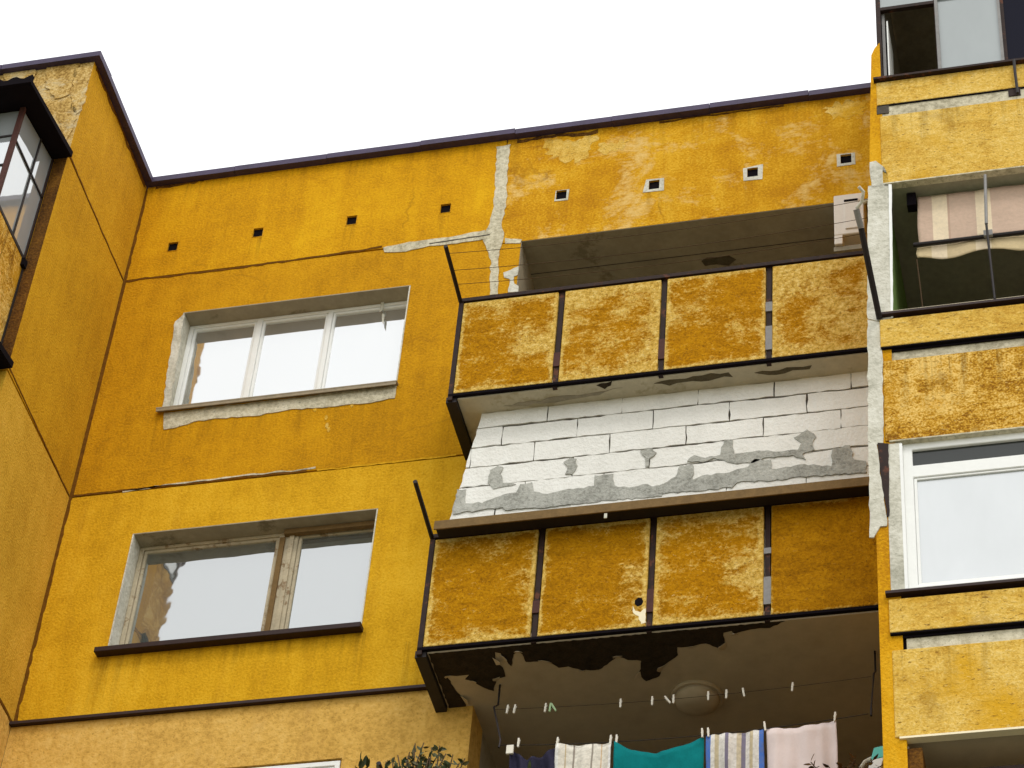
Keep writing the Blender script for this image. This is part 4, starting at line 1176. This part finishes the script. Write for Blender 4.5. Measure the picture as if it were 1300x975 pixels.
def peg(p, label, mat='peg', tilt=0., s=1.0):
    if mat not in peg0:
        o = peg_bm().build('clothes_peg', mat, None, origin=Vector((0, 0, 0)))
        peg0[mat] = o
    else:
        o = peg0[mat].copy()
        COL.objects.link(o)
    o.location = p
    o.rotation_euler = (0, tilt, 0)
    o.scale = (s, s, s)
    tag(o, label, 'clothes peg', 'clothes pegs on the washing lines')
    return o


loose = [(645, 'cream peg at the far left of the empty line', 'peg', .12), (654, 'second cream peg from the left on the empty line', 'peg', .15),
         (693, 'white peg left of the green pegs on the empty line', 'peg', .1), (699, 'pale green peg beside a white peg on the empty line', 'peg_green', .1), (704, 'pale green peg, right of its green neighbour', 'peg_green', -.5),
         (788, 'white peg above the teal cloth, alone on the empty line', 'peg', .03), (828, 'white peg over the right part of the teal cloth', 'peg', .03),
         (848, 'small white peg left of its close neighbour under the lamp', 'peg', -.6), (855, 'white peg just left below the dome lamp', 'peg', .02),
         (899, 'white peg just right below the dome lamp', 'peg', .02), (922, 'white peg above the blue edged towel', 'peg', .05), (944, 'peg above the left edge of the pink cloth', 'peg', -.15), (1006, 'peg above the middle of the pink cloth, rightmost on the empty line', 'peg', .1)]
for px, lab, mt, tl in loose:
    x = at(px, 892, y=PY).x
    peg(spot(*L2, x) + Vector((0, 0, -.01)), lab, mt, tl, .95)
for x, lab in ((4.80, 'peg on the left corner of the thin striped white towel'), (5.205, 'peg on the right corner of the thin striped white towel'), (5.25, 'peg on the left corner of the teal cloth'), (5.895, 'peg on the right corner of the teal cloth'),
               (5.94, 'peg on the left corner of the blue edged towel'), (6.36, 'peg shared by the blue edged towel and the pink cloth'), (6.875, 'peg on the right corner of the pale pink cloth'), (4.50, 'peg on the left shoulder of the navy garment')):
    peg(spot(*L1, x) + Vector((0, -.004, .012)), lab, 'peg', random.uniform(-.15, .15), .95)

# ------------------------------------------------------------------ plants and odds and ends on the lowest balcony
def leaf_faces(mb, c, d, l, w, rn):
    d = d.normalized()
    s = d.cross(Vector((rn.uniform(-1, 1), rn.uniform(-1, 1), rn.uniform(-1, 1)))).normalized()
    n = d.cross(s)
    b = len(mb.v)
    mb.v += [tuple(c), tuple(c + d * l * .35 + s * w * .5 + n * w * .12), tuple(c + d * l * .75 + s * w * .34 + n * w * .1), tuple(c + d * l - n * w * .1), tuple(c + d * l * .75 - s * w * .34 + n * w * .1), tuple(c + d * l * .35 - s * w * .5 + n * w * .12), tuple(c + d * l * .5)]
    mb.f += [(b, b + 1, b + 6), (b + 1, b + 2, b + 6), (b + 2, b + 3, b + 6), (b + 3, b + 4, b + 6), (b + 4, b + 5, b + 6), (b + 5, b, b + 6)]


rl = random.Random(31)
pp = at(1062, 985, y=-.62)
pot = empty('potted_plant', (pp.x, -.62, -7.62), 'brownish potted plant with yellow specks behind the lowest parapet', 'plant')
MB().lathe((pp.x, -.62, -7.62), [(.09, 0), (.13, .20), (.14, .20), (.14, .23), (.12, .23), (.115, .21)], 20).build('pot', 'terracotta', pot)
MB().lathe((pp.x, -.62, -7.42), [(.112, 0), (.10, .02)], 16).build('soil', 'soil', pot)
lm, sm_ = MB(), MB()
for k in range(46):
    a = rl.uniform(0, 6.28)
    e = Vector((pp.x + .02 + rl.uniform(-.22, .36), -.62 + .16 * math.sin(a), -7.07 + rl.uniform(-.2, .04)))
    sm_.tube([(pp.x, -.62, -7.41), Vector((pp.x, -.62, -7.3)).lerp(e, .5) + Vector((0, 0, .03)), e], .004, 5)
    for j in range(9):
        t = .55 + .45 * j / 8
        c = Vector((pp.x, -.62, -7.35)).lerp(e, t)
        leaf_faces(lm, c, Vector((rl.uniform(-1, 1), rl.uniform(-1, .6), rl.uniform(-.3, .8))), rl.uniform(.04, .07), rl.uniform(.015, .028), rl)
lm.build('foliage', 'dryleaf', pot)
sm_.build('stems', 'bark', pot)
c1, c2 = at(1118, 947, y=-.66), at(1106, 990, y=-.66)
dv = (c2 - c1)
sd = Vector((.048, 0, .008))
bt = empty('plastic_board', (c2.x, -.66, -7.62), 'white plastic board with turquoise end leaning against the yellow fin wall', 'plastic board')
m1 = c1 + dv * .36
MB().prism([c1 - sd, c1 + sd, m1 + sd, m1 - sd], (0, .05, 0)).build('turquoise_end', 'turquoise', bt, bevel=.004)
e1 = c1 + dv * 2.6
m2 = m1 + dv * .01
MB().prism([m2 - sd, m2 + sd, e1 + sd, e1 - sd], (0, .05, 0)).build('board', 'pvc', bt, bevel=.004)
hq = [at(px, py, y=-.64) for px, py in ((1092, 976), (1098, 967), (1106, 963), (1114, 962))]
hh = MB().tube(hq + [hq[-1] + Vector((.06, .05, -.2)), hq[-1] + Vector((.06, .05, -.5))], .014, 8).build('white_hose', 'plaster', None)
tag(hh, 'curved pale hose end between the brownish plant and the turquoise ended board', 'hose')

# ------------------------------------------------------------------ tree whose top shows at the lower edge
TX, TY = 4.25, -2.3
ztop = at(530, 944, y=TY).z
tree = empty('broadleaf_tree', (TX, TY, GROUND), 'dark leafy tree whose top reaches the lower wall beside the laundry balcony', 'tree')
rt = random.Random(77)
lv, tw = MB(), MB()
pts, rad = [], []
H = ztop - GROUND
for i in range(15):
    t = i / 14
    pts.append(Vector((TX + .25 * math.sin(t * 4) * (1 - t), TY - .2 * math.sin(t * 3) * (1 - t), GROUND + (H - .35) * t)))
    rad.append(.17 * (1 - t) ** .8 + .008)
MB().tube(pts, rad, 10).build('trunk', 'bark', tree, smooth=True)


def crown_r(z):
    h = (z - GROUND) / H
    if h < .35: return 0
    t = (h - .35) / .65
    return 2.3 * (math.sin(min(1, t * 1.25) * math.pi / 2 if t < .8 else math.pi / 2)) * (1 - max(0, (t - .55) / .45) ** 1.6) + .06


def twig(base, d, L, nl, rr):
    q = [base]
    p = base.copy()
    dd = d.normalized()
    n = 5
    for k in range(n):
        dd = (dd + Vector((rt.uniform(-.25, .25), rt.uniform(-.25, .25), rt.uniform(-.1, .28)))).normalized()
        p = p + dd * L / n
        q.append(p.copy())
    tw.tube(q, [rr * (1 - .7 * i / n) for i in range(n + 1)], 5, cap=False)
    for k in range(nl):
        t = rt.uniform(.15, 1.0)
        f = t * n
        i = min(n - 1, int(f))
        c = q[i].lerp(q[i + 1], f - i)
        dl = (dd * .5 + Vector((rt.uniform(-1, 1), rt.uniform(-1, 1), rt.uniform(-.4, .9)))).normalized()
        leaf_faces(lv, c, dl, rt.uniform(.05, .075), rt.uniform(.026, .04), rt)
    leaf_faces(lv, p, dd, .085, .03, rt)
    return p


for i in range(330):
    h = .38 + .60 * (i / 330) ** .75
    t = h * 14
    k = min(13, int(t))
    base = pts[k].lerp(pts[k + 1], t - k)
    R_ = crown_r(base.z + .4) * rt.uniform(.55, 1.05)
    a = rt.uniform(0, 6.283)
    rise = rt.uniform(.15, .7) * max(.25, R_)
    e = base + Vector((R_ * math.cos(a), R_ * math.sin(a), rise))
    if e.z > ztop - .95: e.z = ztop - .95 - rt.uniform(0, .3)
    mid = base.lerp(e, .5) + Vector((0, 0, -.05))
    tw.tube([base, mid, e], [.022, .014, .007], 5, cap=False)
    for j in range(6):
        b = base.lerp(e, rt.uniform(.45, 1))
        if b.z > ztop - .70: continue
        twig(b, (e - base).normalized() + Vector((rt.uniform(-.9, .9), rt.uniform(-.9, .9), rt.uniform(-.2, .9))), rt.uniform(.2, .42), 11, .006)
# the topmost shoots, the part that shows in the picture
for px, py in ((527, 947), (538, 946), (505, 962), (548, 952), (558, 950), (566, 960), (575, 961), (490, 970), (520, 958), (583, 972), (533, 960), (512, 966), (553, 966), (566, 970), (545, 962), (590, 966), (498, 968), (525, 968), (540, 970)):
    e = at(px, py - 3, y=TY + rt.uniform(-.06, .06))
    base = Vector((e.x * .7 + TX * .3, TY, e.z - .32))
    tw.tube([base, base.lerp(e, .5) + Vector((rt.uniform(-.03, .03), 0, 0)), e], [.008, .006, .004], 5, cap=False)
    for k in range(9):
        t = rt.uniform(.35, 1)
        c = base.lerp(e, t)
        leaf_faces(lv, c, Vector((rt.uniform(-1, 1), rt.uniform(-.6, .6), rt.uniform(-.1, 1))), rt.uniform(.045, .062), rt.uniform(.024, .032), rt)
lv.build('crown', 'leaf', tree)
tw.build('limbs', 'bark', tree)

# ------------------------------------------------------------------ light: bright overcast day
world = bpy.data.worlds.new('World')
S.world = world
world.use_nodes = True
nt = world.node_tree
nt.nodes.clear()
wo_ = nt.nodes.new('ShaderNodeOutputWorld')
bg = nt.nodes.new('ShaderNodeBackground')
sky = nt.nodes.new('ShaderNodeTexSky')
sky.sky_type = 'NISHITA'
sky.sun_disc = False
SUN_EL, SUN_AZ = R(52), R(150)
sky.sun_elevation = SUN_EL
sky.sun_rotation = SUN_AZ
sky.air_density = 2.0
sky.dust_density = 5.0
mx = nt.nodes.new('ShaderNodeMix')
mx.data_type = 'RGBA'
mx.inputs[0].default_value = 0.9       # closed cloud cover over the blue
nt.links.new(sky.outputs[0], mx.inputs[6])
mx.inputs[7].default_value = (14.0, 14.1, 14.2, 1)
nt.links.new(mx.outputs[2], bg.inputs[0])
bg.inputs[1].default_value = 0.10
nt.links.new(bg.outputs[0], wo_.inputs[0])

sl = bpy.data.lights.new('sun', 'SUN')
sl.energy = 0.9
sl.angle = R(14)
sl.color = (1.0, 0.97, 0.92)
so = bpy.data.objects.new('sun', sl)
COL.objects.link(so)
dirv = Vector((math.sin(SUN_AZ) * math.cos(SUN_EL), math.cos(SUN_AZ) * math.cos(SUN_EL), math.sin(SUN_EL)))
so.rotation_euler = dirv.to_track_quat('Z', 'Y').to_euler()
so.location = (0, -10, 20)

S.view_settings.view_transform = 'Standard'
S.view_settings.look = 'None'
S.view_settings.gamma = 1
S.view_settings.exposure = 0.10
